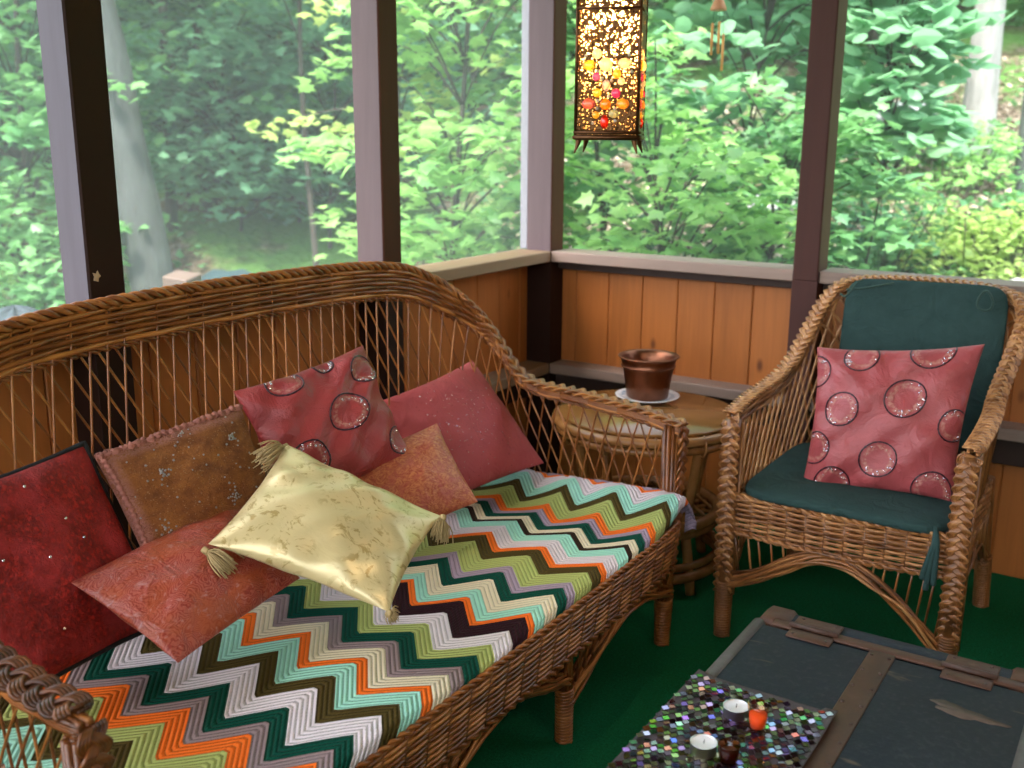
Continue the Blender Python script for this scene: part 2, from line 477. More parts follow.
def wind(mb, P0, P1, R0, R1, r, pitch, lo=.2, hi=.8):
    """cane wound tightly round a post"""
    L = np.linalg.norm(A(*P1) - A(*P0)); turns = L / pitch; n = int(turns * 12)
    t = np.linspace(0, 1, n)[:, None]; P = A(*P0) * (1 - t) + A(*P1) * t
    T = nrm(A(*P1) - A(*P0)); h = A(1, 0, 0) if abs(T[0]) < .8 else A(0, 1, 0)
    N = nrm(h - (h @ T) * T); B = np.cross(T, N)
    a = t * turns * 2 * PI
    mb.tube(P + (N * np.cos(a) + B * np.sin(a)) * (R0 * (1 - t) + R1 * t), r, 5, tone=rng.uniform(lo, hi))
    mb.tube(P[::12], (R0 * (1 - t) + R1 * t)[::12, 0] * .95, 8, tone=.1)

def bundle(mb, path, off, n, r, lo=.15, hi=.8, spread=.35, pitch=.12):
    """a loose twisted bundle of canes"""
    L = plen(path); m = max(10, int(L / .012)); P = resamp(path, m)
    T, N, B = frames(P, (0, 0, 1) if abs(nrm(P[-1] - P[0])[2]) < .9 else (1, 0, 0))
    s = np.linspace(0, L, m)
    for k in range(n):
        a0 = 2 * PI * k / n; ra = off * rng.uniform(.5, 1.1); tw = rng.uniform(-1, 1) * spread
        a = a0 + tw * s / pitch * 2 + .5 * np.sin(s / pitch * 3 + k)
        mb.tube(P + (N * np.cos(a)[:, None] + B * np.sin(a)[:, None]) * ra, r, 5, tone=rng.uniform(lo, hi))

# ------------------------------------------------------------------ sofa
YR, YL = -.885, -2.487            # arm centre lines
YM = (YR + YL) / 2
half_top = [(.915, .801, .600), (.80, .801, .622), (.62, .801, .640), (.50, .80, .648), (.435, .795, .672), (.39, .785, .735), (.345, .765, .81), (.30, .725, .87),
            (.262, .655, .925), (.235, .55, .965), (.225, .40, .982), (.22, .2, .988), (.22, 0, .99)]
half_bot = [(.90, .80, .37), (.78, .80, .37), (.62, .80, .37), (.52, .80, .37), (.46, .795, .37), (.41, .78, .37), (.37, .75, .37), (.35, .70, .37),
            (.34, .64, .37), (.335, .54, .37), (.335, .40, .37), (.335, .2, .37), (.335, 0, .37)]
def full(h):
    a = [(x, YM + y, z) for x, y, z in h]; b = [(x if x < .42 else .42 + (x - .42) * .80, YM - y, z - (.036 * min(1, max(0, (x - .40) / .1)) if .5 < z < .72 else 0) * (1 if x < .85 else .4)) for x, y, z in h[::-1]][1:]
    return np.array(a + b)
TOP = full(half_top); BOT = full(half_bot)
NS = 600
def dense(P):   # same parameter for both curves: per control point
    u = np.arange(len(P)); uu_ = np.linspace(0, len(P) - 1, NS)
    Q = []
    Pp = np.vstack([2 * P[0] - P[1], P, 2 * P[-1] - P[-2]])
    for w_ in uu_:
        i = min(int(w_), len(P) - 2); t_ = w_ - i
        p0, p1, p2, p3 = Pp[i], Pp[i + 1], Pp[i + 2], Pp[i + 3]
        Q.append(.5 * (2 * p1 + (p2 - p0) * t_ + (2 * p0 - 5 * p1 + 4 * p2 - p3) * t_ ** 2 + (3 * p1 - p0 - 3 * p2 + p3) * t_ ** 3))
    return np.array(Q)
TD, BD = dense(TOP), dense(BOT)
# reparametrise both by the arc length of the mean curve
mc = (TD + BD) / 2
dd = np.r_[0, np.cumsum(np.linalg.norm(np.diff(mc, axis=0), axis=1))]; LT = dd[-1]
def at(C, s): return np.stack([np.interp(s, dd, C[:, k_]) for k_ in range(3)], -1)
sofa = thing('wicker_sofa', (.6, YM, 0), 'long brown wicker sofa with high lattice back, covered by a zigzag afghan and pillows', 'sofa')
def outn(C, s):
    e = .004; t_ = at(C, s + e) - at(C, s - e); t_[..., 2] = 0
    return nrm(np.stack([t_[..., 1], -t_[..., 0], 0 * t_[..., 0]], -1))  # horizontal normal
# rim
mb = MB()
s = np.linspace(0, LT, 420); Tp = at(TD, s); Bp = at(BD, s); dn = nrm(Bp - Tp); nr = outn(BD, s)
ctr = A(.62, YM, .5)
sgn = np.sign(((Tp - ctr) * nr).sum(1))[:, None]; nr = nr * sgn     # outward
upv = -dn
# thick braid lies along the top of the rim, wide on the arms
backness = np.clip((Tp[:, 2] - .70) / .22, 0, 1)[:, None]
iA = np.where(Tp[:, 2] < .78)[0]; 
def seg_braid(i0, i1, hint, W, H, r, pitch):
    braid(mb, Tp[i0:i1], hint[i0:i1], W, H, r, pitch)
hintv = nrm(upv * (1 - backness * .55) + nr * backness * -.9 * 0 + upv * .0)
mid = len(s) // 2
ia = int(np.argmax(Tp[:, 2] > .80)); ib = len(s) - ia
up_ = np.tile(A(0, 0, 1.), (len(s), 1)); up_ = nrm(up_ + upv * .5)
braid(mb, Tp[:ia + 14], up_[:ia + 14], .020, .0040, .0033, .095, 3, 4, lo=.25, hi=1)
braid(mb, Tp[ib - 14:-3], up_[ib - 14:-3], .020, .0050, .0033, .098, 3, 4, lo=.0, hi=.22)  # left arm toned darker, its shade painted into the cane
twist(mb, Tp[ia - 6:ib + 6] + upv[ia - 6:ib + 6] * .002, .0075, .0058, .075, 3, lo=.4, hi=1)
twist(mb, Tp[ia:ib] + nr[ia:ib] * .016 - upv[ia:ib] * .004, .005, .005, .06, 2, lo=.3, hi=.8)
mb.build('rim_braid', W_SOFA, sofa)
mb = MB()
# woven band under the rim: deeper on the back
bd = .018 + .052 * backness[:, 0]
rows = 7
Pin = Tp - nr * .006
ns_ = int(LT / .047); n_ = ns_ * 6 + 1
PP = resamp(np.hstack([Tp, dn, nr, bd[:, None]]), n_)
ph = np.linspace(0, ns_ * PI, n_)
for i in range(rows):
    f = (i + .6) / rows
    mb.tube(PP[:, :3] + PP[:, 3:6] * (PP[:, 9:10] * f + .004) - PP[:, 6:9] * (.004 + .0055 * np.sin(ph + PI * (i % 2)))[:, None], .0052, 6, tone=rng.uniform(.4, 1.1))
    mb.tube(PP[:, :3] + PP[:, 3:6] * (PP[:, 9:10] * f + .004) + PP[:, 6:9] * (.010 + .0040 * np.sin(ph + PI * (i % 2)))[:, None], .0046, 6, tone=rng.uniform(.1, .7))
twist(mb, PP[:, :3] + PP[:, 3:6] * (PP[:, 9:10] + .010), .0035, .0034, .045, 2, lo=.1, hi=.5)
mb.build('woven_rim_band', W_SOFA, sofa)
# lattice of the back and sides
mb = MB()
def strand(s0, s1, inset, tone, curve=0.0):
    k1 = min(1.0, (LT - s0) / (s1 - s0)) if s1 > LT else (min(1.0, s0 / (s0 - s1)) if s1 < 0 else 1.0)
    if k1 < .12: return
    t_ = np.linspace(0, k1, 12); ss = s0 + (s1 - s0) * t_
    B_ = at(BD, ss); T_ = at(TD, ss); bz = np.interp(ss[-1], s, bd)
    P_ = B_ + (T_ - B_) * (t_ * .985)[:, None]
    n0 = np.stack([np.interp(ss, s, nr[:, k_]) for k_ in range(3)], -1)
    mb.tube(P_ - n0 * inset, .0024, 5, tone=tone)
q = 0.03
while q < LT - .02:
    h = float(at(TD, np.array([q]))[0][2] - .37)
    strand(min(LT - .001, q + h * .10), q - h * .10, .0028, rng.uniform(.3, .9))
    strand(max(0.001, q - h * .05), q + h * .44, -.0028, rng.uniform(.3, .9))
    q += .038
mb.build('cane_lattice', W_SOFA, sofa)
# posts, legs
def sofa_leg(x, y, top, R=.019):
    m_ = MB(); wind(m_, (x, y, .0), (x, y, .13), .017, R * 1.15, .0036, .0075)
    for a_ in range(9):
        an = a_ * 2 * PI / 9
        m_.tube(A((x + math.cos(an) * R * .8, y + math.sin(an) * R * .8, .12), (x + math.cos(an) * R * .8, y + math.sin(an) * R * .8, top)), .0058, 6, tone=rng.uniform(.1, .6) * (.3 if y < -2.4 else 1))  # left arm post darkened in tone as painted shade
    m_.tube(A((x, y, .1), (x, y, top)), R * .6, 8, tone=.05)
    return m_
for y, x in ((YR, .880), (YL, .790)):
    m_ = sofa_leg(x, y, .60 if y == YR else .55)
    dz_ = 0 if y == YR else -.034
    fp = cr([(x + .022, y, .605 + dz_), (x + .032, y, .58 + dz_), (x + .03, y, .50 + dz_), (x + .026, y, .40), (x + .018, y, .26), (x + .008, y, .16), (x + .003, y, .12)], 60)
    braid(m_, fp, (1, 0, 0), .015, .0035, .0030, .075, 3, 4, lo=.05, hi=.7 if y == YR else .25)  # left braid toned dark for the unlit arm
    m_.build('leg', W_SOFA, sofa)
for y in (-1.41, -1.95):
    sofa_leg(.888, y, .34, .016).build('leg', W_SOFA, sofa)
for y in (YR - .03, -1.41, -1.95, YL + .03):
    sofa_leg(.37, y, .36, .018).build('leg', W_SOFA, sofa)
# seat: board, front apron, side aprons, arches
mb = MB()
for k_ in range(34):
    x = .36 + k_ * .0165
    mb.tube(A((x, YL + .0, .356), (x, YR, .356)), .0085, 6, tone=rng.uniform(.1, .6))
mb.build('seat_deck', W_SOFA, sofa)
mb = MB()
fpth = cr([(.915, YR - .035, .362), (.941, YR - .12, .360), (.948, YM, .358), (.933, YL + .12, .360), (.87, YL + .035, .362)], 160)
weave(mb, fpth, (-.12, 0, -1), (1, 0, 0), 18, .0060, .0036, .058, .0028, lo=.15, hi=.95)
twist(mb, fpth + A(-.002, 0, .004), .0035, .0040, .05, 2, lo=.4, hi=.9)
twist(mb, fpth + A(-.014, 0, -.112), .005, .005, .06, 2, lo=.1, hi=.6)
mb.build('front_apron', W_SOFA, sofa)
for y in (YR, YL):
    mb = MB(); pth = cr([(.90, y, .37), (.42, y, .37)], 40)
    weave(mb, pth, (0, 0, -1), (0, 1, 0), 9, .0085, .0045, .05, .0045)
    twist(mb, pth, .006, .0055, .06, 2)
    ap = cr([(.90, y, .14), (.82, y, .22), (.66, y, .27), (.50, y, .22), (.40, y, .14)], 50)
    bundle(mb, ap, .011, 7, .0042)
    mb.build('side_apron', W_SOFA, sofa)
for (a_, b_) in ((YR, -1.41), (-1.41, -1.95), (-1.95, YL)):
    mb = MB(); m_ = (a_ + b_) / 2; h = abs(a_ - b_) / 2
    ar = cr([(.893, a_, .150), (.90, m_ + h * .72, .175), (.912, m_ + h * .35, .220), (.918, m_, .235), (.912, m_ - h * .35, .215), (.90, m_ - h * .72, .15), (.893, b_, .10)], 80)
    bundle(mb, ar, .014, 9, .0044, lo=.15, hi=.9)
    bundle(mb, ar + A(-.004, 0, .022), .010, 5, .0040, lo=.1, hi=.7)
    for u_ in np.linspace(.06, .94, 15):
        p_ = ar[int(u_ * 79)]
        mb.tube(A(p_, (.92, p_[1], .27)), .0036, 5, tone=rng.uniform(.05, .5))
    mb.build('arched_brace', W_SOFA, sofa)

# ------------------------------------------------------------------ afghan
CC = dict(ltg=(.42, .47, .15), orange=(.90, .17, .02), grey=(.30, .22, .225), dkg=(.003, .065, .042), white=(.78, .70, .74), dkb=(.03, .014, .008), aqua=(.36, .72, .58),
          cream=(.76, .66, .47), lilac=(.38, .29, .38), olive=(.075, .052, .012), plum=(.028, .008, .012), pinkw=(.72, .62, .66))
ST = [(-2.60, 'white'), (-2.50, 'aqua'), (-2.40, 'aqua'), (-2.335, 'aqua'), (-2.295, 'olive'), (-2.235, 'ltg'), (-2.185, 'orange'), (-2.145, 'grey'), (-2.10, 'dkg'), (-2.035, 'white'), (-1.985, 'olive'), (-1.932, 'aqua'),
      (-1.903, 'orange'), (-1.853, 'cream'), (-1.813, 'grey'), (-1.769, 'dkg'), (-1.721, 'ltg'), (-1.662, 'white'), (-1.608, 'plum'), (-1.588, 'orange'), (-1.549, 'aqua'), (-1.505, 'cream'),
      (-1.468, 'dkg'), (-1.434, 'lilac'), (-1.363, 'ltg'), (-1.318, 'olive'), (-1.295, 'orange'), (-1.24, 'pinkw'), (-1.19, 'aqua'), (-1.168, 'dkb'), (-1.135, 'cream'), (-1.10, 'dkg'),
      (-1.072, 'lilac'), (-1.04, 'orange'), (-.985, 'ltg'), (-.955, 'olive'), (-.910, 'aqua'), (-.865, 'pinkw'), (-.85, 'orange'), (-.80, 'lilac')]
bl = MB()
ux = np.arange(.335, .958, .00925)          # across the seat, front edge at the end
per, amp, xp = .1432, .040, .765
def tri(x): 
    q = np.abs(((x - xp) / per + .5) % 1 - .5) * 2
    return 1 - 2 * q
row = .0042
vy = np.arange(-2.60, -.76, row)
X, Vv = np.meshgrid(ux, vy, indexing='ij')
Y = Vv - amp + amp * tri(X) + .006 * np.sin(X * 9 + Vv * 5)
def seat_z(x, y):
    z = .386 + .010 * np.sin(y * 3.3 + .8) * np.sin(x * 4) + .006 * np.sin(y * 11 + x * 6)
    z = z + .034 * np.clip((y + 1.12) / .18, 0, 1) ** 2
    return z
Z = seat_z(X, Y) + .0016 * np.abs(np.sin(Vv / .0126 * PI))
# front edge rolls over the seat, right end goes past the arm post and hangs down
fe = np.clip(X - .938, 0, 1); Z = Z - fe * .9 - np.clip(X - .915, 0, .05) * .25
Xs = X - fe * .75
Y = np.clip(Y, -2.44, None)
lim = np.where(X > .885, -.855 + .25 * np.clip(X - .92, 0, 1), -.905)
over = np.clip(Y - lim, 0, None)
Y = Y - over
Z = np.where(over > 0, Z - over * .0, Z)
drop = np.clip(Y + .905, 0, 1) * (X > .885)
Z = Z - drop * 1.0 - .8 * over * (X > .885)
names = [n for _, n in ST]; bounds = np.array([b for b, _ in ST])
fv = (Vv[:-1, :-1] + row / 2)
idx = np.clip(np.searchsorted(bounds, fv.ravel() + 1e-6), 0, len(ST) - 1)
cols = np.array([CC[names[i]] for i in idx])
keep = ((over[:-1, :-1] <= .02) | ((X[:-1, :-1] > .915) & (over[:-1, :-1] < .11))).ravel() & (Y[:-1, :-1] > -2.4395).ravel()
G = np.stack([Xs, Y, Z], -1)
n, m = G.shape[:2]
i_, j_ = np.arange(n - 1)[:, None], np.arange(m - 1)[None, :]
Q = np.stack([i_ * m + j_, (i_ + 1) * m + j_, (i_ + 1) * m + j_ + 1, i_ * m + j_ + 1], -1).reshape(-1, 4)
bl.add(G.reshape(-1, 3), Q[keep], st=np.stack([X, Vv, Z * 0], -1).reshape(-1, 3), col=cols[keep])
t = NT('crochet_wool'); stv = t.attr('st')
sp = t.n('SeparateXYZ', Vector=stv)
rib = t.math('ABSOLUTE', t.math('SINE', t.math('MULTIPLY', sp.outputs[1], PI / .0126)))
sti = t.math('ABSOLUTE', t.math('SINE', t.math('MULTIPLY', sp.outputs[0], PI / .0065)))
nz = t.noise(objc(t), 260, 3)
hgt = t.math('ADD', t.math('MULTIPLY', rib, 1.0), t.math('ADD', t.math('MULTIPLY', sti, .35), t.math('MULTIPLY', nz, .4)))
c = t.mix(t.math('MULTIPLY', t.step(rib, .45, .0), .45), t.attr('tint', 'Color'), (.03, .02, .02))

M_WOOL = t.pbr(c, .9, t.bump(hgt, .8, .003), Specular__IOR__Level=.12)
o = bl.build('crocheted_afghan', M_WOOL, None, True, label='multicoloured zigzag crocheted afghan spread over the wicker sofa seat', category='blanket')
sm = o.modifiers.new('thickness', 'SOLIDIFY'); sm.thickness = .005; sm.offset = -1

# ------------------------------------------------------------------ armchair
CX = 1.27
chair = thing('wicker_armchair', (CX, -.46, 0), 'honey brown wicker armchair with green cushions in front of the board wall', 'armchair')
ch = [(-.285, -.75, .612), (-.288, -.62, .626), (-.284, -.50, .636), (-.272, -.42, .655), (-.258, -.35, .695), (-.242, -.29, .76), (-.222, -.235, .83), (-.192, -.19, .882), (-.14, -.165, .900), (-.06, -.155, .908), (.05, -.152, .910)]
cb = [(-.268, -.75, .40), (-.268, -.64, .40), (-.268, -.52, .40), (-.266, -.42, .40), (-.262, -.35, .40), (-.255, -.29, .40), (-.235, -.25, .40), (-.20, -.235, .40), (-.15, -.23, .40), (-.08, -.23, .40), (0, -.23, .40)]
def fullc(h):
    bk = lambda z: np.clip((z - .64) / .2, 0, 1) * .085
    a = [(CX + x, y, z) for x, y, z in h]; b = [(CX - x + (bk(z) if x < 0 else .1), y, z) for x, y, z in h[::-1]][1:]
    return np.array(a + b)
CT, CB_ = dense(fullc(ch)), dense(fullc(cb))
cm = (CT + CB_) / 2
cdd = np.r_[0, np.cumsum(np.linalg.norm(np.diff(cm, axis=0), axis=1))]; CL = cdd[-1]
def cat(C, s): return np.stack([np.interp(s, cdd, C[:, k_]) for k_ in range(3)], -1)
s = np.linspace(0, CL, 300); Tp = cat(CT, s); Bp = cat(CB_, s); dn = nrm(Bp - Tp)
tg = np.gradient(Bp, axis=0); nr = nrm(np.stack([tg[:, 1], -tg[:, 0], 0 * tg[:, 0]], 1))
nr *= np.sign(((Tp - A(CX, -.5, .5)) * nr).sum(1))[:, None]
up_ = nrm(np.tile(A(0, 0, 1.), (len(s), 1)) * .7 - dn + A(0, -.25, 0))
mb = MB()
braid(mb, Tp, up_, .0165, .0035, .0026, .058, 3, 4, lo=.3, hi=1)
mb.build('rim_braid', W_CHAIR, chair)
mb = MB()
ns_ = int(CL / .034); n_ = ns_ * 6 + 1
PP = resamp(np.hstack([Tp, dn, nr]), n_); ph = np.linspace(0, ns_ * PI, n_)
for i in range(5):
    for sg in (-1, 1):
        mb.tube(PP[:, :3] + PP[:, 3:6] * (.008 + .0078 * i) + sg * PP[:, 6:9] * (.010 + .0035 * np.sin(ph + PI * (i % 2)))[:, None], .0041, 6, tone=rng.uniform(.2, 1))
mb.build('woven_rim_band', W_CHAIR, chair)
mb = MB()
def cstrand(s0, s1, inset, tone):
    k1 = min(1.0, (CL - s0) / (s1 - s0)) if s1 > CL else (min(1.0, s0 / (s0 - s1)) if s1 < 0 else 1.0)
    if k1 < .12: return
    t_ = np.linspace(0, k1, 10); ss = s0 + (s1 - s0) * t_
    B_ = cat(CB_, ss); T_ = cat(CT, ss)
    n0 = np.stack([np.interp(ss, s, nr[:, k_]) for k_ in range(3)], -1)
    mb.tube(B_ + (T_ - B_) * (t_ * .97)[:, None] + n0 * inset, .0037, 5, tone=tone)
q = .005
while q < CL:
    h = float(cat(CT, np.array([q]))[0][2] - .40)
    side_ = -1 if q > CL / 2 else 1
    cstrand(q, q + side_ * h * .62, -.004, rng.uniform(.5, 1))
    cstrand(q, q - side_ * h * .30, .004, rng.uniform(.1, .6))
    q += .037
mb.build('cane_lattice', W_CHAIR, chair)
for sx in (-1, 1):
    x = CX + sx * .278
    mb = MB()
    fp = cr([(CX + sx * .285, -.752, .60), (x, -.765, .56), (x, -.765, .30), (x, -.758, .13)], 70)
    braid(mb, fp, (0, -1, 0), .017, .0035, .0029, .066, 3, 4, lo=.15, hi=.9)
    mb.tube(cr([(x, -.75, .60), (x, -.75, .12)], 8), .021, 10, tone=.1)
    for a_ in (.35, PI - .35, .9, PI - .9):
        mb.tube(A((x + math.cos(a_) * .023, -.748 + math.sin(a_) * .02, .59), (x + math.cos(a_) * .022, -.748 + math.sin(a_) * .02, .12)), .005, 6, tone=rng.uniform(.3, .8))
    wind(mb, (x, -.75, 0), (x, -.75, .16), .0185, .022, .0036, .0072, .05, .5)
    mb.build('leg', W_CHAIR, chair)
    mb = MB(); xb = CX + sx * .262
    mb.tube(cr([(xb, -.235, .40), (xb + sx * .005, -.20, .2), (xb + sx * .01, -.17, .0)], 10), .016, 10, tone=.2)
    wind(mb, (xb + sx * .01, -.17, 0), (xb + sx * .006, -.195, .16), .019, .02, .0036, .0072, .05, .5)
    mb.build('leg', W_CHAIR, chair)
    # sides below the seat, woven solid
    mb = MB(); pth = cr([(CX + sx * .274, -.74, .405), (CX + sx * .27, -.26, .405)], 30)
    weave(mb, pth, (0, 0, -1), (1, 0, 0), 11, .0078, .0042, .045, .004)
    bundle(mb, cr([(CX + sx * .276, -.735, .15), (CX + sx * .275, -.62, .24), (CX + sx * .272, -.48, .275), (CX + sx * .27, -.34, .24), (CX + sx * .27, -.20, .15)], 50), .010, 7, .004)
    for u_ in np.linspace(.06, .94, 13):
        y_ = -.735 + u_ * .52; zz_ = .15 + .125 * (1 - (2 * u_ - 1) ** 2)
        mb.tube(A((CX + sx * .272, y_, zz_), (CX + sx * .272, y_ + .008, .33)), .0032, 5, tone=rng.uniform(.1, .7))
    mb.build('side_apron', W_CHAIR, chair)
mb = MB()
fpth = cr([(CX - .262, -.758, .398), (CX, -.772, .396), (CX + .262, -.758, .398)], 60)
weave(mb, fpth, (0, 0, -1), (0, -1, 0), 15, .0066, .0036, .046, .0052, lo=.15, hi=.95)
for k_ in range(2): twist(mb, fpth + A(0, .002, .004 - .1 * k_), .005, .005, .05, 2, lo=.4, hi=.9)
mb.build('front_apron', W_CHAIR, chair)
mb = MB()
ar = cr([(CX - .265, -.755, .155), (CX - .17, -.76, .20), (CX - .06, -.768, .272), (CX, -.77, .285), (CX + .06, -.768, .272), (CX + .17, -.76, .20), (CX + .27, -.755, .10)], 90)
bundle(mb, ar, .012, 8, .0044, lo=.2, hi=1)
bundle(mb, ar + A(0, .004, .018), .009, 5, .004, lo=.1, hi=.8)
for u_ in np.linspace(.05, .95, 18):
    if abs(u_ - .5) < .13: continue
    p_ = ar[int(u_ * 89)]; mb.tube(A(p_ + A(0, .01, 0), (p_[0] + (u_ - .5) * .04, -.755, .31)), .0030, 5, tone=rng.uniform(.1, .8))
mb.build('arched_brace', W_CHAIR, chair)
mb = MB()
for k_ in range(28):
    y = -.745 + k_ * .0185; mb.tube(A((CX - .27, y, .377), (CX + .27, y, .377)), .008, 6, tone=rng.uniform(.1, .6))
mb.build('seat_deck', W_CHAIR, chair)

# ------------------------------------------------------------------ soft things
def cloth_mat(name, colf, rough=.8, sheen=0, bumpf=None, bs=.4, bd_=.003, wrs=.5, **k):
    t = NT(name); st_ = t.attr('st'); c = colf(t, st_)
    b = bumpf(t, st_) if bumpf else t.noise(objc(t), 350, 2)
    wr = t.noise(objc(t), 16, 3, .6, 1.0)
    n2 = t.n('Bump', Height=wr, Strength=wrs, Distance=.015)
    b2 = t.n('Bump', Height=b, Strength=bs, Distance=bd_, Normal=n2.outputs[0])
    return t.pbr(c, rough, b2.outputs[0], Specular__IOR__Level=(.5 if rough < .45 else .25), **k)

def pillow(name, corners, T, mat, label, group=None, seed=0, pinch=.07, N=56, lump=.006, wr=.5, seam=None, parent=None, power=.5, deco=None, dmat=None):
    """corners TL TR BR BL as seen from the front; returns object + surface function"""
    c = np.array(corners, float); r = np.random.default_rng(seed)
    nrmv = nrm(np.cross(c[1] - c[0], c[3] - c[0])) * -1
    phs = r.uniform(0, 6.28, 12)
    def surf(u, v, side=1, lift=0):
        # u,v in -1..1  (v up)
        u = np.asarray(u, float); v = np.asarray(v, float)
        pu = u * (1 - pinch * (1 - v ** 2) ** 1.0 * np.abs(u) ** 3); pv = v * (1 - pinch * (1 - u ** 2) * np.abs(v) ** 3)
        a, b = (pu + 1) / 2, (1 - pv) / 2
        a, b = a[..., None], b[..., None]
        P = c[0] * (1 - a) * (1 - b) + c[1] * a * (1 - b) + c[2] * a * b + c[3] * (1 - a) * b
        e = np.clip((1 - u ** 2), 0, 1) * np.clip((1 - v ** 2), 0, 1)
        h = T * e ** power
        w = np.sin(u * 5 + phs[0] + 2 * v) * np.sin(v * 4 + phs[1]) * lump + np.sin((u - v) * 9 + phs[2]) * lump * .5 * wr
        rad = np.arctan2(v - .1, u + .05)
        w = w + lump * wr * .9 * np.sin(rad * 11 + phs[3]) * np.clip(np.hypot(u, v) - .45, 0, 1) * 1.6
        h = h + w * e ** .35
        return P + nrmv * (side * h + lift)[..., None]
    uu_ = np.sin(np.linspace(-PI / 2, PI / 2, N)); U, V = np.meshgrid(uu_, uu_, indexing='ij')
    mb = MB()
    for sd in (1, -1):
        G = surf(U, V, sd); stt = np.stack([U * .5 + .5, V * .5 + .5, np.full_like(U, sd)], -1)
        mb.grid(G, stt, flip=(sd < 0))
    tags = dict(label=label, category='pillow', group=group) if label else {}
    if deco: mb.slot = 1; deco(mb, surf); mat = [mat, dmat or M_SEQ]
    o = mb.build(name, mat, parent, True, **tags)
    if seam:
        ms = MB(); q = np.linspace(-1, 1, 60)[:-1]
        U = np.r_[q, np.ones(59), -q, -np.ones(59)]; V = np.r_[np.ones(59) * -1, q, np.ones(59), -q]
        ms.tube(surf(U, V), seam[1], 6, closed=True); ms.build(seam[0], seam[2], o)
    return o, surf, nrmv

def disc(mb, P, n, r, seg=8, tone=.5, h=.0006, col=None):
    n = nrm(n); a = np.cross(n, A(.3, .2, 1)); a = nrm(a); b = np.cross(n, a)
    an = np.arange(seg) * 2 * PI / seg
    ring = P + r * (np.cos(an)[:, None] * a + np.sin(an)[:, None] * b)
    V = np.vstack([ring, ring * .85 + P * .15 + n * h, [P + n * h]])
    Q = [(i, (i + 1) % seg, seg + (i + 1) % seg, seg + i) for i in range(seg)]
    T_ = [(seg + i, seg + (i + 1) % seg, 2 * seg) for i in range(seg)]
    mb.add(V, Q, T_, tone=tone, col=col)

def snorm(f, u, v, side=1):
    e = .01; p = f(np.array(u), np.array(v), side); a = f(np.array(u + e), np.array(v), side) - p; b = f(np.array(u), np.array(v + e), side) - p
    n = np.cross(a, b); return p, nrm(n) * side

t = NT('sequin_metal'); M_SEQ = t.pbr(t.mix(t.attr('tone', 'Fac'), (.95, .8, .7), (.7, .75, .95)), .12, Metallic=1.0)
t = NT('mirror_sequin'); M_SEQ2 = t.pbr(t.attr('tint', 'Color'), .10, Metallic=.95)
M_BLACKTRIM = m_plain('black_cord', (.006, .006, .008), .8)

# ring-embroidered satin (the chair pillow and its sister on the sofa)
def ring_cols(rings, base, dark):
    def f(t, st_):
        sp = t.n('SeparateXYZ', Vector=st_); xy = t.n('CombineXYZ', X=sp.outputs[0], Y=sp.outputs[1], Z=0.0).outputs[0]
        m = None
        for (x, y, r) in rings:
            d = t.math('DIVIDE', t.vmath('DISTANCE', xy, (x, y, 0)), r)
            m = d if m is None else t.math('MINIMUM', m, d)
        nz = t.noise(st_, 9, 4, .6)
        c = t.mix(nz, tuple(x * .78 for x in base), tuple(min(1, x * 1.15) for x in base))
        fil = t.step(t.math('ABSOLUTE', t.math('SUBTRACT', m, .72)), .17, .08)
        c = t.mix(t.math('MULTIPLY', fil, t.math('MULTIPLY', t.step(t.noise(st_, 45, 3), .4, .62), .6)), c, (.55, .30, .22))
        rg = t.step(t.math('ABSOLUTE', t.math('SUBTRACT', m, 1.0)), .05, .03)
        return t.mix(rg, c, dark)
    return f
def ring_sequins(rings, seed):
    def f(mb, surf):
        r = np.random.default_rng(seed); c2 = lambda x: x * 2 - 1
        for (x, y, rr_) in rings:
            c0 = r.uniform(0, 6.28)
            for _ in range(26):
                a_ = c0 + r.normal(0, .9) if r.random() < .7 else r.uniform(0, 6.28); q = rr_ * r.uniform(.66, .95)
                u, v = c2(x + q * math.cos(a_)), c2(y + q * math.sin(a_))
                if abs(u) > .97 or abs(v) > .97: continue
                p, n = snorm(surf, u, v); disc(mb, p + n * .0008, nrm(n + r.normal(0, .25, 3)), r.uniform(.0014, .0027), 6, tone=r.uniform(0, 1))
    return f
def scatter(spots, rmin, rmax, seed, jit=.3, h=.001):
    def f(mb, surf):
        r = np.random.default_rng(seed)
        for (u, v) in spots:
            p, n = snorm(surf, float(np.clip(u, -.97, .97)), float(np.clip(v, -.97, .97))); disc(mb, p, nrm(n + r.normal(0, jit, 3)), r.uniform(rmin, rmax), 6, tone=r.uniform(0, 1), h=h)
    return f
def ring_parts(o, surf, rings, dark):
    c2 = lambda x: x * 2 - 1
    for (x, y, rr_) in rings:
        pts = []; best = []
        for a_ in np.arange(0, 4 * PI, .12):
            u, v = c2(x + rr_ * math.cos(a_)), c2(y + rr_ * math.sin(a_))
            if abs(u) > .985 or abs(v) > .985:
                if len(pts) > len(best): best = pts
                pts = []
            else: pts.append((u, v))
        if len(pts) > len(best): best = pts
        closed = len(best) > 100; best = best[:53]
        if len(best) < 5: continue
        U_, V_ = np.array(best).T; P_ = surf(U_, V_, 1, .0006)
        mb = MB(); mb.tube(P_, .0021 + .0006 * np.sin(np.arange(len(P_)) * 2.6), 6, tone=.5); mb.build('beaded_ring', dark, o)
M_BEAD = m_plain('dark_purple_beads', (.05, .012, .02), .3)

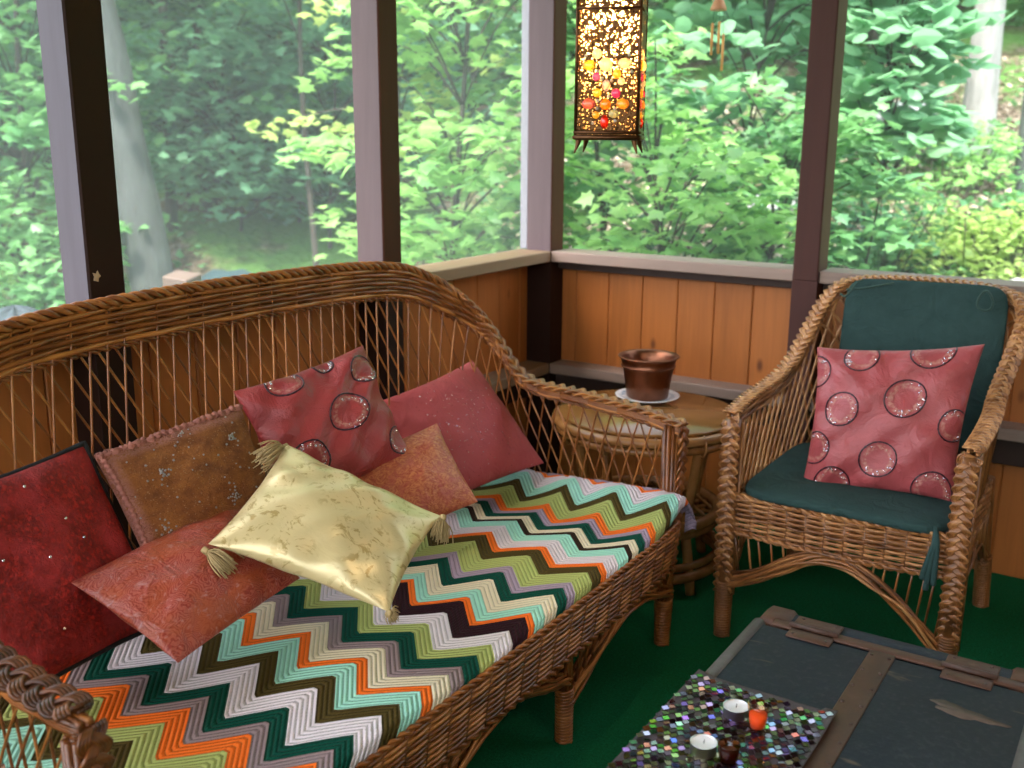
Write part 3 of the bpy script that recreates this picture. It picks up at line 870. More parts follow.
R1 = [(.30, .93, .11), (.72, .97, .13), (.22, .55, .115), (.61, .63, .125), (.94, .47, .10), (.06, .28, .11), (.50, .22, .12), (.21, .03, .12), (.86, .04, .13), (.0, .82, .11)]
PINK = cloth_mat('coral_pink_satin', ring_cols(R1, (.40, .075, .08), (.07, .015, .02)), .38, .3)
o, sf, _ = pillow('throw_pillow', [(1.122, -0.519, 0.761), (1.515, -0.470, 0.806), (1.502, -0.598, 0.434), (1.142, -0.636, 0.413)], .062, PINK,
                  'coral pink satin pillow with beaded rings leaning in the wicker armchair', seed=4, lump=.008, wr=1.3, power=.45, deco=ring_sequins(R1, 1))
ring_parts(o, sf, R1, M_BEAD)
R2 = [(.30, .93, .12), (.60, .52, .14), (.88, .80, .12), (.22, .30, .14), (.95, .15, .12), (.62, .97, .08)]
ROSE = cloth_mat('dusky_rose_satin', ring_cols(R2, (.36, .045, .045), (.06, .012, .02)), .42, .3)
o, sf, _ = pillow('throw_pillow', [(0.268, -1.738, 0.774), (0.339, -1.409, 0.825), (0.484, -1.418, 0.589), (0.422, -1.744, 0.524)], .055, ROSE,
                  'dusky rose satin pillow with beaded rings against the sofa back', seed=9, lump=.009, wr=1.3, deco=ring_sequins(R2, 2))
ring_parts(o, sf, R2, M_BEAD)

def f_red(t, st_):
    a = t.noise(st_, 26, 5, .7, 1.6); b = t.voro(t.mapping(st_, (1, 1, 1)), 34)
    c = t.mix(t.step(a, .38, .62), (.20, .008, .006), (.50, .022, .012))
    c = t.mix(t.math('MULTIPLY', t.step(b, .34, .5), .5), c, (.10, .004, .004))
    return t.mix(t.step(t.noise(st_, 5, 3), .45, .7), c, (.42, .03, .03))
M_RED = cloth_mat('crinkled_deep_red_silk', f_red, .5, .4, lambda t, s_: t.noise(s_, 30, 5, .7, 1.8), .7, .006)
o, sf, nn = pillow('throw_pillow', [(.294, -2.39, .735), (.297, -2.111, .760), (.462, -2.091, .455), (.468, -2.385, .445)], .042, M_RED,
                   'deep red crinkled silk pillow with black piping at the left end of the sofa', seed=2, seam=('piping', .006, M_BLACKTRIM), pinch=.04,
                   deco=scatter([(.24, .34), (-.3, -.62), (.5, -.3), (.0, .8), (.34, .1), (-.6, .2), (.7, -.75), (-.15, .05)], .0026, .0028, 3, .05))
def f_brown(t, st_):
    a = t.noise(st_, 7, 5, .65); b = t.voro(st_, 40)
    c = t.mix(t.step(a, .3, .7), (.16, .045, .012), (.40, .14, .028))
    c = t.mix(t.math('MULTIPLY', t.step(b, .25, .1), .6), c, (.45, .25, .13))
    sp = t.n('SeparateXYZ', Vector=st_)
    e = t.math('MAXIMUM', t.step(sp.outputs[1], .84, .90), t.math('MAXIMUM', t.step(sp.outputs[0], .10, .05), t.step(sp.outputs[1], .13, .06)))
    e = t.math('MULTIPLY', e, t.step(t.noise(st_, 38, 4, .7, 2), .35, .55))
    return t.mix(e, c, (.42, .17, .13))
M_BROWN = cloth_mat('beaded_copper_velvet', f_brown, .6, .5, lambda t, s_: t.noise(s_, 60, 4, .7, 1.5), .8, .006)
r_ = np.random.default_rng(3); spots = []
for (cx_, cy_, rr_, k_) in ((-.45, .25, .09, 22), (.6, .45, .07, 16), (.35, -.55, .10, 18), (-.65, -.6, .11, 14), (.0, .80, .07, 10)):
    for q in range(k_):
        a_ = r_.uniform(0, 6.28); d_ = rr_ * abs(r_.normal(.5, .4)); spots.append((cx_ + d_ * math.cos(a_), cy_ + d_ * 1.4 * math.sin(a_)))
spots += [tuple(r_.uniform(-.9, .9, 2)) for _ in range(40)]
M_DULLSEQ = NT('antique_bead'); M_DULLSEQ = M_DULLSEQ.pbr((.38, .34, .32), .3, Metallic=1.0)
o, sf, _ = pillow('throw_pillow', [(.317, -2.108, .741), (.356, -1.80, .774), (.470, -1.825, .585), (.432, -2.10, .560)], .045, M_BROWN,
                  'copper brown beaded oblong pillow with ruffled embroidered edge beside the red pillow', seed=5, pinch=.03, lump=.004, deco=scatter(spots, .0014, .0026, 4, .3, .002), dmat=M_DULLSEQ)
rf = MB(); q = np.linspace(-.98, .98, 150)
Pq = sf(q, np.full(150, .93)) + nrm(np.random.default_rng(1).normal(0, 1, (150, 3))) * .003
rf.tube(Pq, .006 + .002 * np.sin(q * 70), 6)
Pq = sf(np.full(90, -.95), np.linspace(-.95, .95, 90)) ; rf.tube(Pq, .005 + .002 * np.sin(np.arange(90) * 1.3), 6)
rf.build('ruffled_edge', m_plain('dusty_pink_ruffle', (.40, .15, .11), .8, .4, 60), o)

def f_seq(t, st_):
    b = t.voro(st_, 28, rand=.6); n = t.noise(st_, 6, 3)
    c = t.mix(n, (.38, .055, .06), (.52, .10, .10))
    return t.mix(t.step(b, .12, .07), c, (.12, .015, .02))
M_ROSE2 = cloth_mat('dusty_rose_sequin_cloth', f_seq, .6, .4)
o, sf, _ = pillow('throw_pillow', [(0.272, -1.263, 0.654), (0.296, -0.913, 0.695), (0.521, -0.898, 0.436), (0.458, -1.340, 0.422)], .055, M_ROSE2,
                  'plain dusty rose pillow dotted with sequins by the right sofa arm', seed=6, pinch=.05, lump=.004,
                  deco=scatter([tuple(np.random.default_rng(k_).normal(0, .42, 2)) for k_ in range(150)], .0009, .0017, 5, .3))
def f_obro(t, st_):
    a = t.noise(st_, 17, 6, .7, 2.2); b = t.noise(st_, 9, 4, .6, 1)
    c = t.mix(t.step(a, .42, .58), (.42, .075, .035), (.62, .22, .085))
    return t.mix(t.math('MULTIPLY', t.step(b, .48, .6), .6), c, (.48, .09, .07))
M_OBRO = cloth_mat('orange_brocade', f_obro, .42, .2, lambda t, s_: t.noise(s_, 17, 6, .7, 2.2), .4, .003)
pillow('throw_pillow', [(0.372, -1.583, 0.578), (0.465, -1.298, 0.633), (0.624, -1.358, 0.487), (0.537, -1.615, 0.440)], .045, M_OBRO,
       'orange and pink brocade pillow wedged behind the gold satin pillow', seed=7, pinch=.05, lump=.004)
def f_pbro(t, st_):
    w = t.noise(st_, 5, 3, .5, out='Color'); P2 = t.vmath('ADD', st_, t.vmath('SCALE', w, .22))
    b = t.voro(P2, 9); a = t.math('ABSOLUTE', t.math('SINE', t.math('MULTIPLY', b, 26)))
    c = t.mix(t.step(a, .35, .75), (.28, .028, .018), (.42, .095, .062))
    c = t.mix(t.math('MULTIPLY', t.step(t.noise(st_, 4, 3), .45, .6), .6), c, (.42, .085, .02))
    return t.mix(t.step(t.noise(P2, 30, 3), .60, .72), c, (.48, .20, .18))
M_PBRO = cloth_mat('pink_scroll_brocade', f_pbro, .33, .1, lambda t, s_: t.noise(s_, 26, 4, .6, 1.5), .4, .003)
pillow('throw_pillow', [(0.426, -1.876, 0.613), (0.617, -1.916, 0.509), (0.638, -2.210, 0.480), (0.437, -2.254, 0.585)], .046, M_PBRO,
       'shiny pink red scroll brocade pillow lying in front of the red and copper pillows', seed=11, pinch=.03, lump=.005, wr=1, power=.62)
def f_gold(t, st_):
    a = t.noise(st_, 8, 5, .65, 2.5); b = t.noise(st_, 3.2, 2)
    m = t.math('MULTIPLY', t.step(a, .54, .60), t.step(b, .38, .5))
    return t.mix(t.math('MULTIPLY', m, .8), (.72, .58, .29), (.42, .28, .08))
M_GOLD = cloth_mat('gold_satin', f_gold, .30, .1, lambda t, s_: t.noise(s_, 8, 5, .65, 2.5), .25, .002, .12, Metallic=.25)
go, sf, gn = pillow('throw_pillow', [(0.481, -1.802, 0.712), (0.771, -1.692, 0.591), (0.824, -1.914, 0.497), (0.541, -2.055, 0.606)], .052, M_GOLD,
                'shiny pale gold satin pillow with corner tassels on top of the pile', seed=13, pinch=.06, lump=.005, wr=1.2, power=.6)
M_TAS = m_plain('straw_tassel_thread', (.42, .30, .13), .6, .4, 80)
def tassel(P, d, L, spread, seed):
    r = np.random.default_rng(seed); mb = MB(); d = nrm(A(*d))
    mb.tube(cr([P, A(*P) + d * .012], 4), .006, 8, tone=.5)
    a = nrm(np.cross(d, A(.2, .4, 1))); b = np.cross(d, a)
    for k_ in range(90):
        o2 = r.normal(0, 1, 2) * spread
        e = A(*P) + d * (L * r.uniform(.8, 1.05)) + a * o2[0] + b * o2[1] + A(0, 0, -.006)
        m_ = A(*P) + d * L * .45 + a * o2[0] * .75 + b * o2[1] * .75
        mb.tube(cr([A(*P) + d * .008, m_, e], 6), .0011, 4, tone=r.uniform(0, 1))
    mb.build('tassel', M_TAS, go)
tassel((.545, -2.070, .603), (.45, .10, -.25), .062, .012, 1)
tassel((.482, -1.80, .708), (-.10, -.72, -.10), .065, .017, 2)
tassel((.775, -1.69, .592), (.12, -.3, -.3), .045, .010, 3)
tassel((.825, -1.918, .497), (-.05, .35, -.15), .02, .006, 4)

# chair cushions
GREEN = cloth_mat('dark_green_canvas', lambda t, s_: t.mix(t.noise(s_, 6, 4), (.018, .046, .042), (.034, .074, .070)), .85, .25)
def rcushion(name, O, ux_, uy_, w, h, T, label, parent=None, n=60, seed=0, curve=0, kk=4.0, mat=GREEN, shear=0):
    """rounded slab: O centre, ux/uy plane axes"""
    ux_, uy_ = nrm(A(*ux_)), nrm(A(*uy_)); nz_ = np.cross(ux_, uy_)
    def surf(u, v, sd=1):
        # square to superellipse
        a = np.abs(u) ** kk + np.abs(v) ** kk
        mx = np.maximum(np.abs(u), np.abs(v)); f = np.where(a > 0, mx / np.maximum(a, 1e-9) ** (1 / kk), 1)
        x, y = u * f, v * f
        e = np.clip(1 - mx ** 2, 0, 1)
        hh = T * e ** .28 + .004 * np.sin(x * 4 + seed) * np.cos(y * 3 + seed) * e
        return A(*O) + ux_ * (x * w)[..., None] + uy_ * (y * h)[..., None] + nz_ * (sd * hh + curve * (1 - x ** 2))[..., None]
    q = np.sin(np.linspace(-PI / 2, PI / 2, n)); U, V = np.meshgrid(q, q, indexing='ij'); mb = MB()
    for sd in (1, -1):
        mb.grid(surf(U, V, sd), np.stack([U, V, U * 0 + sd], -1), flip=(sd < 0))
    o = mb.build(name, mat, parent, True, **(dict(label=label, category='cushion') if label else {}))
    return o, surf
so, ssf = rcushion('seat_cushion', (CX, -.512, .412), (1, 0, -.01), (0, 1, 0), .253, .268, .026, 'thick dark green canvas seat cushion on the wicker armchair', curve=.004, kk=7)
bo, bsf = rcushion('back_cushion', (CX + .046, -.236, .690), (1, 0, .02), (0, .12, .99), .212, .225, .020, 'dark green canvas back cushion with tie loops standing in the armchair', kk=9)
mb = MB()
# loop of piping right, folded tie left
q = np.linspace(0, 2 * PI, 30)
lc = A(CX + .205, -.252, .885)
loop = np.stack([lc[0] + .018 * np.sin(q) * (1 - .35 * np.cos(q)), lc[1] - .004 + 0 * q, lc[2] - .004 + .026 * np.cos(q)], 1)
mb.tube(loop, .0032, 6, closed=True)
mb.build('tie_loop', m_plain('faded_green_cord', (.030, .070, .056), .8), bo)
mb = MB()
mb.tube(cr([(CX - .115, -.235, .911), (CX - .128, -.252, .900), (CX - .142, -.260, .875), (CX - .158, -.256, .861), (CX - .172, -.25, .867)], 24), .003, 6)
mb.tube(cr([(CX - .155, -.254, .880), (CX - .10, -.256, .890), (CX - .03, -.246, .908)], 24), .003, 6)
mb.build('tie_cord', bpy.data.materials['faded_green_cord'], bo)
mb = MB()
for k_, (dx, dz) in enumerate(((0, -.10), (.012, -.085), (-.008, -.075))):
    Pq = cr([(CX + .225, -.758, .42), (CX + .232 + dx * .4, -.785, .39), (CX + .226 + dx, -.789, .38 + dz * .6), (CX + .222 + dx * 1.3, -.787, .375 + dz)], 20)
    mb.tube(Pq, np.linspace(.005, .0075, 20), 6, flat=A(0, 1, 0))
mb.build('tie_ribbon', GREEN, so)

# ------------------------------------------------------------------ round rattan table, plate, bucket
TX, TY, TZ, TR = .615, -.455, .50, .272
tab = thing('rattan_side_table', (TX, TY, 0), 'round rattan side table with glossy top and latticed shelf between sofa and armchair', 'table')
t = NT('glossy_glass_over_woven_cane'); P = objc(t)
M_TOP = t.pbr(t.mix(t.noise(P, 8, 4), (.20, .085, .022), (.32, .15, .045)), .14, Specular__IOR__Level=.35)
mb = MB(); mb.lathe([(0, TZ - .012), (TR - .012, TZ - .012), (TR - .004, TZ - .009), (TR - .004, TZ - .003), (TR - .008, TZ), (0, TZ)], (TX, TY, 0), 96); mb.build('table_top', M_TOP, tab)
mb = MB()
def ring(mb, z, R_, r, tone=.7):
    a = np.linspace(0, 2 * PI, 97)[:-1]; mb.tube(np.stack([TX + R_ * np.cos(a), TY + R_ * np.sin(a), np.full(96, z)], 1), r, 10, closed=True, tone=tone)
ring(mb, TZ - .024, TR, .014, .85); ring(mb, TZ - .052, TR - .008, .012, .5)
for a_ in np.arange(0, 2 * PI, PI / 6):
    P0 = A(TX + (TR - .004) * math.cos(a_), TY + (TR - .004) * math.sin(a_), TZ - .040)
    q = np.linspace(0, 2 * PI, 12)[:-1]; e = A(math.cos(a_), math.sin(a_), 0)
    mb.tube(P0 + e * .018 * np.cos(q)[:, None] + A(0, 0, 1) * .032 * np.sin(q)[:, None], .0035, 5, closed=True, tone=.9)
mb.build('rattan_rim', W_RATT, tab)
mb = MB(); ring(mb, .205, .218, .017, .65); ring(mb, .178, .214, .013, .3)
for k_ in range(-4, 5):
    o_ = k_ * .046; L_ = math.sqrt(max(0, .21 ** 2 - o_ ** 2))
    for d_ in (0, 1):
        a1 = PI / 4 + d_ * PI / 2; e, f_ = A(math.cos(a1), math.sin(a1), 0), A(-math.sin(a1), math.cos(a1), 0)
        c0 = A(TX, TY, .200 + .006 * d_) + f_ * o_
        mb.tube(np.array([c0 - e * L_, c0 + e * L_]), .0055, 6, tone=.55)
mb.build('lattice_shelf', W_RATT, tab)
mb = MB(); ring(mb, .055, .232, .016, .35); ring(mb, .085, .226, .012, .25); mb.build('base_ring', W_RATT, tab)
for a_ in (PI / 4 + .3, 3 * PI / 4 + .3, 5 * PI / 4 + .3, 7 * PI / 4 + .3):
    c_, s_ = math.cos(a_), math.sin(a_)
    mb = MB(); mb.tube(cr([(TX + c_ * .245, TY + s_ * .245, TZ - .04), (TX + c_ * .225, TY + s_ * .225, .34), (TX + c_ * .198, TY + s_ * .198, .21), (TX + c_ * .216, TY + s_ * .216, .10), (TX + c_ * .235, TY + s_ * .235, 0.0)], 24), .015, 10, tone=.5)
    mb.build('leg', W_RATT, tab)
BX, BY = .556, -.338
t = NT('white_glazed_ceramic'); P = objc(t); d = t.vmath('LENGTH', t.vmath('MULTIPLY', P, (1, 1, 0)))
M_PLATE = t.pbr(t.mix(t.math('MULTIPLY', t.step(t.math('ABSOLUTE', t.math('SUBTRACT', d, .078)), .012, .004), t.step(t.noise(P, 90, 3), .4, .6)), (.80, .82, .86), (.25, .36, .55)), .15)
mb = MB(); mb.lathe([(0, 0), (.055, 0), (.060, .003), (.098, .012), (.100, .015), (.096, .0155), (.06, .007), (0, .006)], (BX, BY, TZ), 64)
mb.build('saucer_plate', M_PLATE, None, True, label='white ceramic plate with blue edge under the copper bucket on the rattan table', category='plate')
buck = thing('copper_bucket', (BX, BY, TZ + .0065), 'hammered copper bucket standing on a white plate on the rattan table', 'bucket')
t = NT('aged_copper'); P = objc(t)
nz = t.noise(P, 22, 4); c = t.mix(nz, (.13, .05, .028), (.36, .15, .085))
M_COP = t.pbr(c, t.math('ADD', .26, t.math('MULTIPLY', nz, .2)), t.bump(t.voro(P, 60), .25, .003), Metallic=1.0)
mb = MB(); z0 = TZ + .0065; k_ = .132
mb.lathe([(0, 0), (.058, 0), (.064, .004), (.069, .04), (.077, .088), (.080, .098), (.0825, .100), (.0825, .103), (.081, .105), (.084, .122), (.092, .128), (.0945, .131), (.092, .133),
          (.086, .130), (.080, .122), (.077, .10), (.066, .04), (.060, .008), (0, .006)], (BX, BY, z0), 72)
mb.build('bucket_body', M_COP, buck)
mb = MB(); a = np.linspace(0, 2 * PI, 73)[:-1]; mb.tube(np.stack([BX + .0825 * np.cos(a), BY + .0825 * np.sin(a), np.full(72, z0 + .1015)], 1), .0022, 6, closed=True); mb.build('raised_band', M_COP, buck)

# ------------------------------------------------------------------ trunk
X0, X1, Y0, Y1, ZT = 1.312, 1.795, -2.30, -1.362, .42
trunk = thing('steamer_trunk', ((X0 + X1) / 2, (Y0 + Y1) / 2, 0), 'old blue black trunk with worn brown leather straps and hinges used as a coffee table', 'trunk')
t = NT('worn_blue_black_canvas'); P = objc(t)
a = t.noise(P, 7, 5, .65); b = t.noise(P, 90, 4, .7); v = t.noise(t.mapping(P, (3, 14, 3), rot=(0, 0, .5)), 2.5, 3, .5, .6)
c = t.mix(a, (.004, .007, .014), (.016, .024, .040)); c = t.mix(t.math('MULTIPLY', t.step(b, .5, .75), .45), c, (.07, .07, .08))
c = t.mix(t.math('MULTIPLY', t.step(v, .66, .73), .7), c, (.17, .12, .08))
M_CANV = t.pbr(c, .62, t.bump(b, .4, .003), Specular__IOR__Level=.3)
t = NT('worn_brown_leather'); P = objc(t)
a = t.noise(P, 30, 5, .7); c = t.mix(a, (.030, .011, .005), (.125, .050, .023)); c = t.mix(t.step(t.noise(P, 9, 4), .6, .7), c, (.20, .115, .07))
M_LEATH = t.pbr(c, .6, t.bump(a, .5, .003))
M_RUST = m_plain('rusty_dark_iron', (.06, .028, .018), .6, .5, 60)
t = NT('grey_edge_binding'); P = objc(t); a = t.noise(P, 40, 5, .7)
M_BIND = t.pbr(t.mix(a, (.05, .045, .045), (.15, .13, .12)), .55, t.bump(a, .4, .003))
mb = MB(); mb.box((X0 + .006, Y0 + .006, .02), (X1 - .006, Y1 - .006, .30), .5, .012); mb.build('body', M_CANV, trunk)
mb = MB(); mb.box((X0 + .002, Y0, .305), (X1 - .002, Y1 - .075, ZT), .5, .014)
ld = mb.build('lid', M_CANV, trunk)
mb = MB(); mb.box((X0 + .002, Y1 - .072, .305), (X1 - .002, Y1, ZT - .001), .5, .014); mb.build('back_strip', M_CANV, trunk)
# edge bindings
mb = MB()
mb.tube(cr([(X0 + .006, Y0, ZT - .006), (X0 + .006, Y1 - .08, ZT - .006)], 6), .013, 10); mb.tube(cr([(X1 - .006, Y0, ZT - .006), (X1 - .006, Y1 - .08, ZT - .006)], 6), .013, 10)
for x in (X0 + .004, X1 - .004):
    mb.box((x - .006, Y0, .285), (x + .006, Y1, .325), .5, .002); mb.box((x - .006, Y0, .0), (x + .006, Y1, .035), .5, .002)
mb.build('edge_binding', M_BIND, trunk)
mb = MB()
mb.box((X0 + .03, Y1 - .082, ZT - .002), (X1 - .03, Y1 - .056, ZT + .004), .5, .002)
mb.build('hinge_strap', M_LEATH, trunk)
xm = (X0 + X1) / 2 - .012
mb = MB()
mb.box((xm - .022, Y0, ZT - .002), (xm + .022, Y1 - .076, ZT + .003), .5, .002); mb.box((xm - .022, Y0 - .006, .02), (xm + .022, Y0, ZT), .5, .002)
mb.slot = 1
for k_ in range(14):
    for dx in (-.015, .015): disc(mb, A(xm + dx, Y1 - .1 - k_ * .06, ZT + .003), A(0, 0, 1), .0035, 8, h=.0018)
mb.build('centre_strap', [M_LEATH, M_RUST], trunk)
for hx in (X0 + .105, X1 - .115):
    mb = MB()
    mb.box((hx - .042, Y1 - .066, ZT - .001), (hx + .042, Y1 - .022, ZT + .004), .5, .003); mb.box((hx - .040, Y1 - .112, ZT - .001), (hx + .040, Y1 - .074, ZT + .004), .5, .003)
    h_ = mb.build('hinge', M_LEATH, trunk)
    mb = MB(); mb.tube(A((hx - .044, Y1 - .070, ZT + .006), (hx + .044, Y1 - .070, ZT + .006)), .0055, 8)
    for dx in (-.03, .03):
        for y in (Y1 - .034, Y1 - .10): disc(mb, A(hx + dx, y, ZT + .004), A(0, 0, 1), .003, 8, h=.0015)
    mb.build('hinge_pin', M_RUST, h_)
for (cx_, cy_, sx, sy) in ((X0, Y1, 1, -1), (X1, Y1, -1, -1), (X0, Y0, 1, 1), (X1, Y0, -1, 1)):
    mb = MB(); mb.box((cx_ - sx * .003, cy_ - sy * .003, ZT - .06), (cx_ + sx * .062, cy_ + sy * .072, ZT + .004), .5, .012)
    mb.build('leather_corner', M_LEATH, trunk)
mb = MB()   # torn patch on the lid
q = np.linspace(0, 2 * PI, 25)[:-1]; rad = 1 + .25 * np.sin(q * 3 + 1) + .12 * np.sin(q * 7)
ringp = np.stack([X1 - .10 + .052 * rad * np.cos(q), Y1 - .205 + .016 * rad * np.sin(q) - .12 * .052 * rad * np.cos(q), np.full(24, ZT + .0012)], 1)
mb.add(np.vstack([ringp, ringp * A(1, 1, 0) + A(0, 0, ZT - .002), [ringp.mean(0)]]), [(i, i + 24, (i + 1) % 24 + 24, (i + 1) % 24) for i in range(24)], [(i, (i + 1) % 24, 48) for i in range(24)])
mb.build('scuffed_patch', m_plain('scuffed_tan', (.085, .06, .042), .8, .4, 90), trunk)

# sequinned runner: cloth base with thousands of countless mirror scales as one mesh
t = NT('dark_sequin_backing'); M_BACK = t.pbr(t.mix(t.noise(objc(t), 60, 3), (.03, .015, .03), (.09, .06, .07)), .5)
run = thing('sequinned_runner', (1.42, -1.95, ZT), 'glittering mirror sequin table runner spread on the trunk lid', 'table runner')
mb = MB(); zr_ = ZT + .0022
q = np.linspace(0, 1, 2)
rx0, rx1, ry0, ry1 = 1.302, 1.532, -2.26, -1.690
nx, ny = 40, 90
U, V = np.meshgrid(np.linspace(rx0, rx1, nx), np.linspace(ry0, ry1, ny), indexing='ij')
Zr = zr_ + .0022 + .0014 * np.sin(U * 60) * np.sin(V * 41) + np.where(U > xm - .03, .0052, 0) + .0065 * np.clip(1 - (U - rx0) / .03, 0, 1)
mb.grid(np.stack([U, V, Zr], -1)); b_ = mb.build('backing_cloth', M_BACK, run)
sm = b_.modifiers.new('thickness', 'SOLIDIFY'); sm.thickness = .0018
mb = MB(); r_ = np.random.default_rng(21); pch = .0112
pal = [(.50, .34, .52), (.26, .40, .52), (.40, .36, .22), (.24, .13, .32), (.12, .06, .09), (.60, .56, .66), (.36, .22, .16), (.20, .20, .26)]
ii = 0
V4 = []; 
for i in range(int((rx1 - rx0) / pch) + 1):
    for j in range(int((ry1 - ry0) / pch)):
        x = rx0 + .004 + i * pch + (j % 2) * pch / 2; y = ry0 + .004 + j * pch
        if x > rx1 - .003 or y > ry1 - .004 or r_.random() < .06: continue
        z = zr_ + .0034 + .0014 * math.sin(x * 60) * math.sin(y * 41) + (.0052 if x > xm - .035 else 0) + .0065 * max(0, 1 - (x - rx0) / .03)
        dm = math.sin(x * 38) + math.sin(y * 31 + 1)
        c_ = pal[int(r_.integers(0, 8))] if r_.random() > .35 else pal[4 if dm > 0.3 else 2]
        c_ = tuple(v * (1.25 if r_.random() < .14 else .52) for v in c_)  # a few sequins coloured brighter as painted sparkle
        n_ = nrm(A(r_.normal(0, .10), r_.normal(0, .10), 1)); a_ = nrm(np.cross(n_, A(0, 1, 0))); b2 = np.cross(n_, a_); h_ = pch * .60
        base = A(x, y, z + .0012)
        P4 = np.array([base + a_ * h_, base + b2 * h_, base - a_ * h_, base - b2 * h_])
        P4 = np.vstack([P4 + n_ * .0006, P4 - n_ * .0004])
        mb.add(P4, [(0, 1, 2, 3), (0, 4, 5, 1), (1, 5, 6, 2), (2, 6, 7, 3), (3, 7, 4, 0)], col=c_)
o = mb.build('mirror_sequins', M_SEQ2, run, False); o['kind'] = 'stuff'

M_ALU = NT('tealight_aluminium'); M_ALU = M_ALU.pbr((.75, .75, .78), .28, Metallic=1.0)
M_WAX = m_plain('white_wax', (.80, .78, .80), .4, .04, 20, Subsurface__Weight=.2, Subsurface__Radius=(.01, .008, .006))
M_WICK = m_plain('charred_wick', (.02, .02, .02), .9)
def tealight(x, y, label):
    z = ZT + .0062
    o = thing('tealight_candle', (x, y, z), label, 'candle', group='candles on the sequinned runner')
    mb = MB(); mb.lathe([(0, 0), (.0185, 0), (.0192, .001), (.0192, .0165), (.0200, .0172), (.0196, .0178), (.0184, .0172), (.0184, .012), (0, .012)], (x, y, z), 40); mb.build('metal_cup', M_ALU, o)
    mb = MB(); mb.lathe([(0, .0145), (.004, .0152), (.0175, .0158), (.0183, .0162)][::-1], (x, y, z), 40); mb.build('wax', M_WAX, o)
    mb = MB(); mb.tube(A((x, y, z + .014), (x + .001, y, z + .021)), .0007, 5); mb.build('wick', M_WICK, o)
tealight(1.402, -1.782, 'white tealight in a metal cup, the one right behind the orange glass votive')
tealight(1.398, -1.900, 'white tealight in a metal cup nearest the bottom edge of the photo')
def votive(x, y, gcol, wcol, label, h=.042, fill=.62):
    z = ZT + .0062
    o = thing('glass_votive', (x, y, z), label, 'candle holder')
    t = NT('tinted_glass'); tr_ = t.n('BsdfTransparent', Color=gcol + (1,)); gl_ = t.n('BsdfGlossy', Roughness=.05); fr_ = t.n('LayerWeight', Blend=.5); mx_ = t.n('MixShader', i1=tr_.outputs[0], i2=gl_.outputs[0]); t.set(mx_.inputs[0], t.math('ADD', t.math('MULTIPLY', t.math('POWER', fr_.outputs['Facing'], 4), .5), .04)); M_ = t.surf(mx_.outputs[0])
    mb = MB(); mb.lathe([(0, 0), (.011, 0), (.0128, .003), (.0165, h), (.0158, h + .0006), (.0150, h - .001), (.0118, .005), (0, .004)], (x, y, z), 40); mb.build('glass_cup', M_, o)
    mb = MB(); mb.lathe([(0, .0046), (.0112, .0056), (.0116 + .0032 * fill, .004 + (h - .006) * fill), (0, .0035 + (h - .006) * fill)], (x, y, z), 36)
    mb.build('candle_wax', m_plain('coloured_wax', wcol, .4, .1, 40, Subsurface__Weight=.3, Subsurface__Radius=(.02, .008, .004)), o)
votive(1.443, -1.800, (1, .80, .68), (.90, .19, .03), 'small glass votive with orange wax between the tealights and the leather strap')
votive(1.438, -1.905, (.55, .30, .16), (.20, .09, .05), 'dark brown glass votive cut off at the bottom edge of the photo', .030)

# ------------------------------------------------------------------ lantern
LX, LY, LZ, LW = .963, -1.414, 1.292, .112
lrz = math.radians(21)
lan = thing('hanging_lantern', (LX, LY, LZ - .028), 'lit pierced brass lantern set with coloured glass gems hanging from the porch ceiling', 'lantern', lrz)
ca, sa = math.cos(lrz), math.sin(lrz)
def L2W(V):
    V = np.asarray(V, float); return np.stack([LX + V[..., 0] * ca - V[..., 1] * sa, LY + V[..., 0] * sa + V[..., 1] * ca, LZ + V[..., 2]], -1)
t = NT('pierced_antique_brass'); P = t.attr('st')
v1 = t.voro(P, 215, rand=.8); v2 = t.voro(P, 48, feature='DISTANCE_TO_EDGE', rand=.7)
hole = t.math('MULTIPLY', t.step(v1, .47, .40), t.step(v2, .04, .07))
GEMS = [(345, 205, 25, 25, 'white'), (308, 258, 35, 25, 'yellow'), (388, 255, 33, 33, 'white'), (478, 250, 33, 25, 'white'), (343, 312, 20, 20, 'purple'), (443, 300, 22, 22, 'gold'),
        (393, 352, 20, 28, 'pale'), (465, 335, 18, 18, 'white'), (350, 388, 22, 22, 'yellow'), (441, 390, 24, 22, 'magenta'), (308, 440, 35, 25, 'pink'), (390, 442, 27, 27, 'orange'), (475, 440, 33, 25, 'gold'),
        (345, 492, 18, 18, 'yellow'), (433, 487, 26, 20, 'green'), (388, 525, 20, 33, 'red')]
sp_ = t.n('SeparateXYZ', Vector=P)
fx_ = t.math('SUBTRACT', t.math('FRACT', t.math('DIVIDE', t.math('ADD', sp_.outputs[0], .15), .3)), .5)
pp_ = t.n('CombineXYZ', X=t.math('MULTIPLY', fx_, .3), Y=sp_.outputs[1], Z=0.0).outputs[0]
for (gx_, gy_, ga_, gb_, gc_) in GEMS:
    sc0 = LW / 305
    hole = t.math('MAXIMUM', hole, t.math('LESS_THAN', t.vmath('DISTANCE', pp_, ((gx_ - 397) * sc0, (600 - gy_) * sc0, 0)), min(ga_, gb_) * sc0 * .85))
g = t.n('BsdfPrincipled', Roughness=.35, Metallic=1.0); t.set(g.inputs['Base Color'], t.mix(v1, (.03, .014, .006), (.17, .08, .03)))
t.set(g.inputs['Normal'], t.bump(v1, .8, .002))
tr = t.n('BsdfTransparent'); mx = t.n('MixShader', i1=g.outputs[0], i2=tr.outputs[0]); t.set(mx.inputs[0], hole)
M_PIERCE = t.surf(mx.outputs[0])
t = NT('dark_antique_brass'); M_BRASS = t.pbr((.12, .055, .025), .4, t.bump(t.noise(objc(t), 200, 3), .5, .002), Metallic=.9)
H = .315; w_ = LW / 2
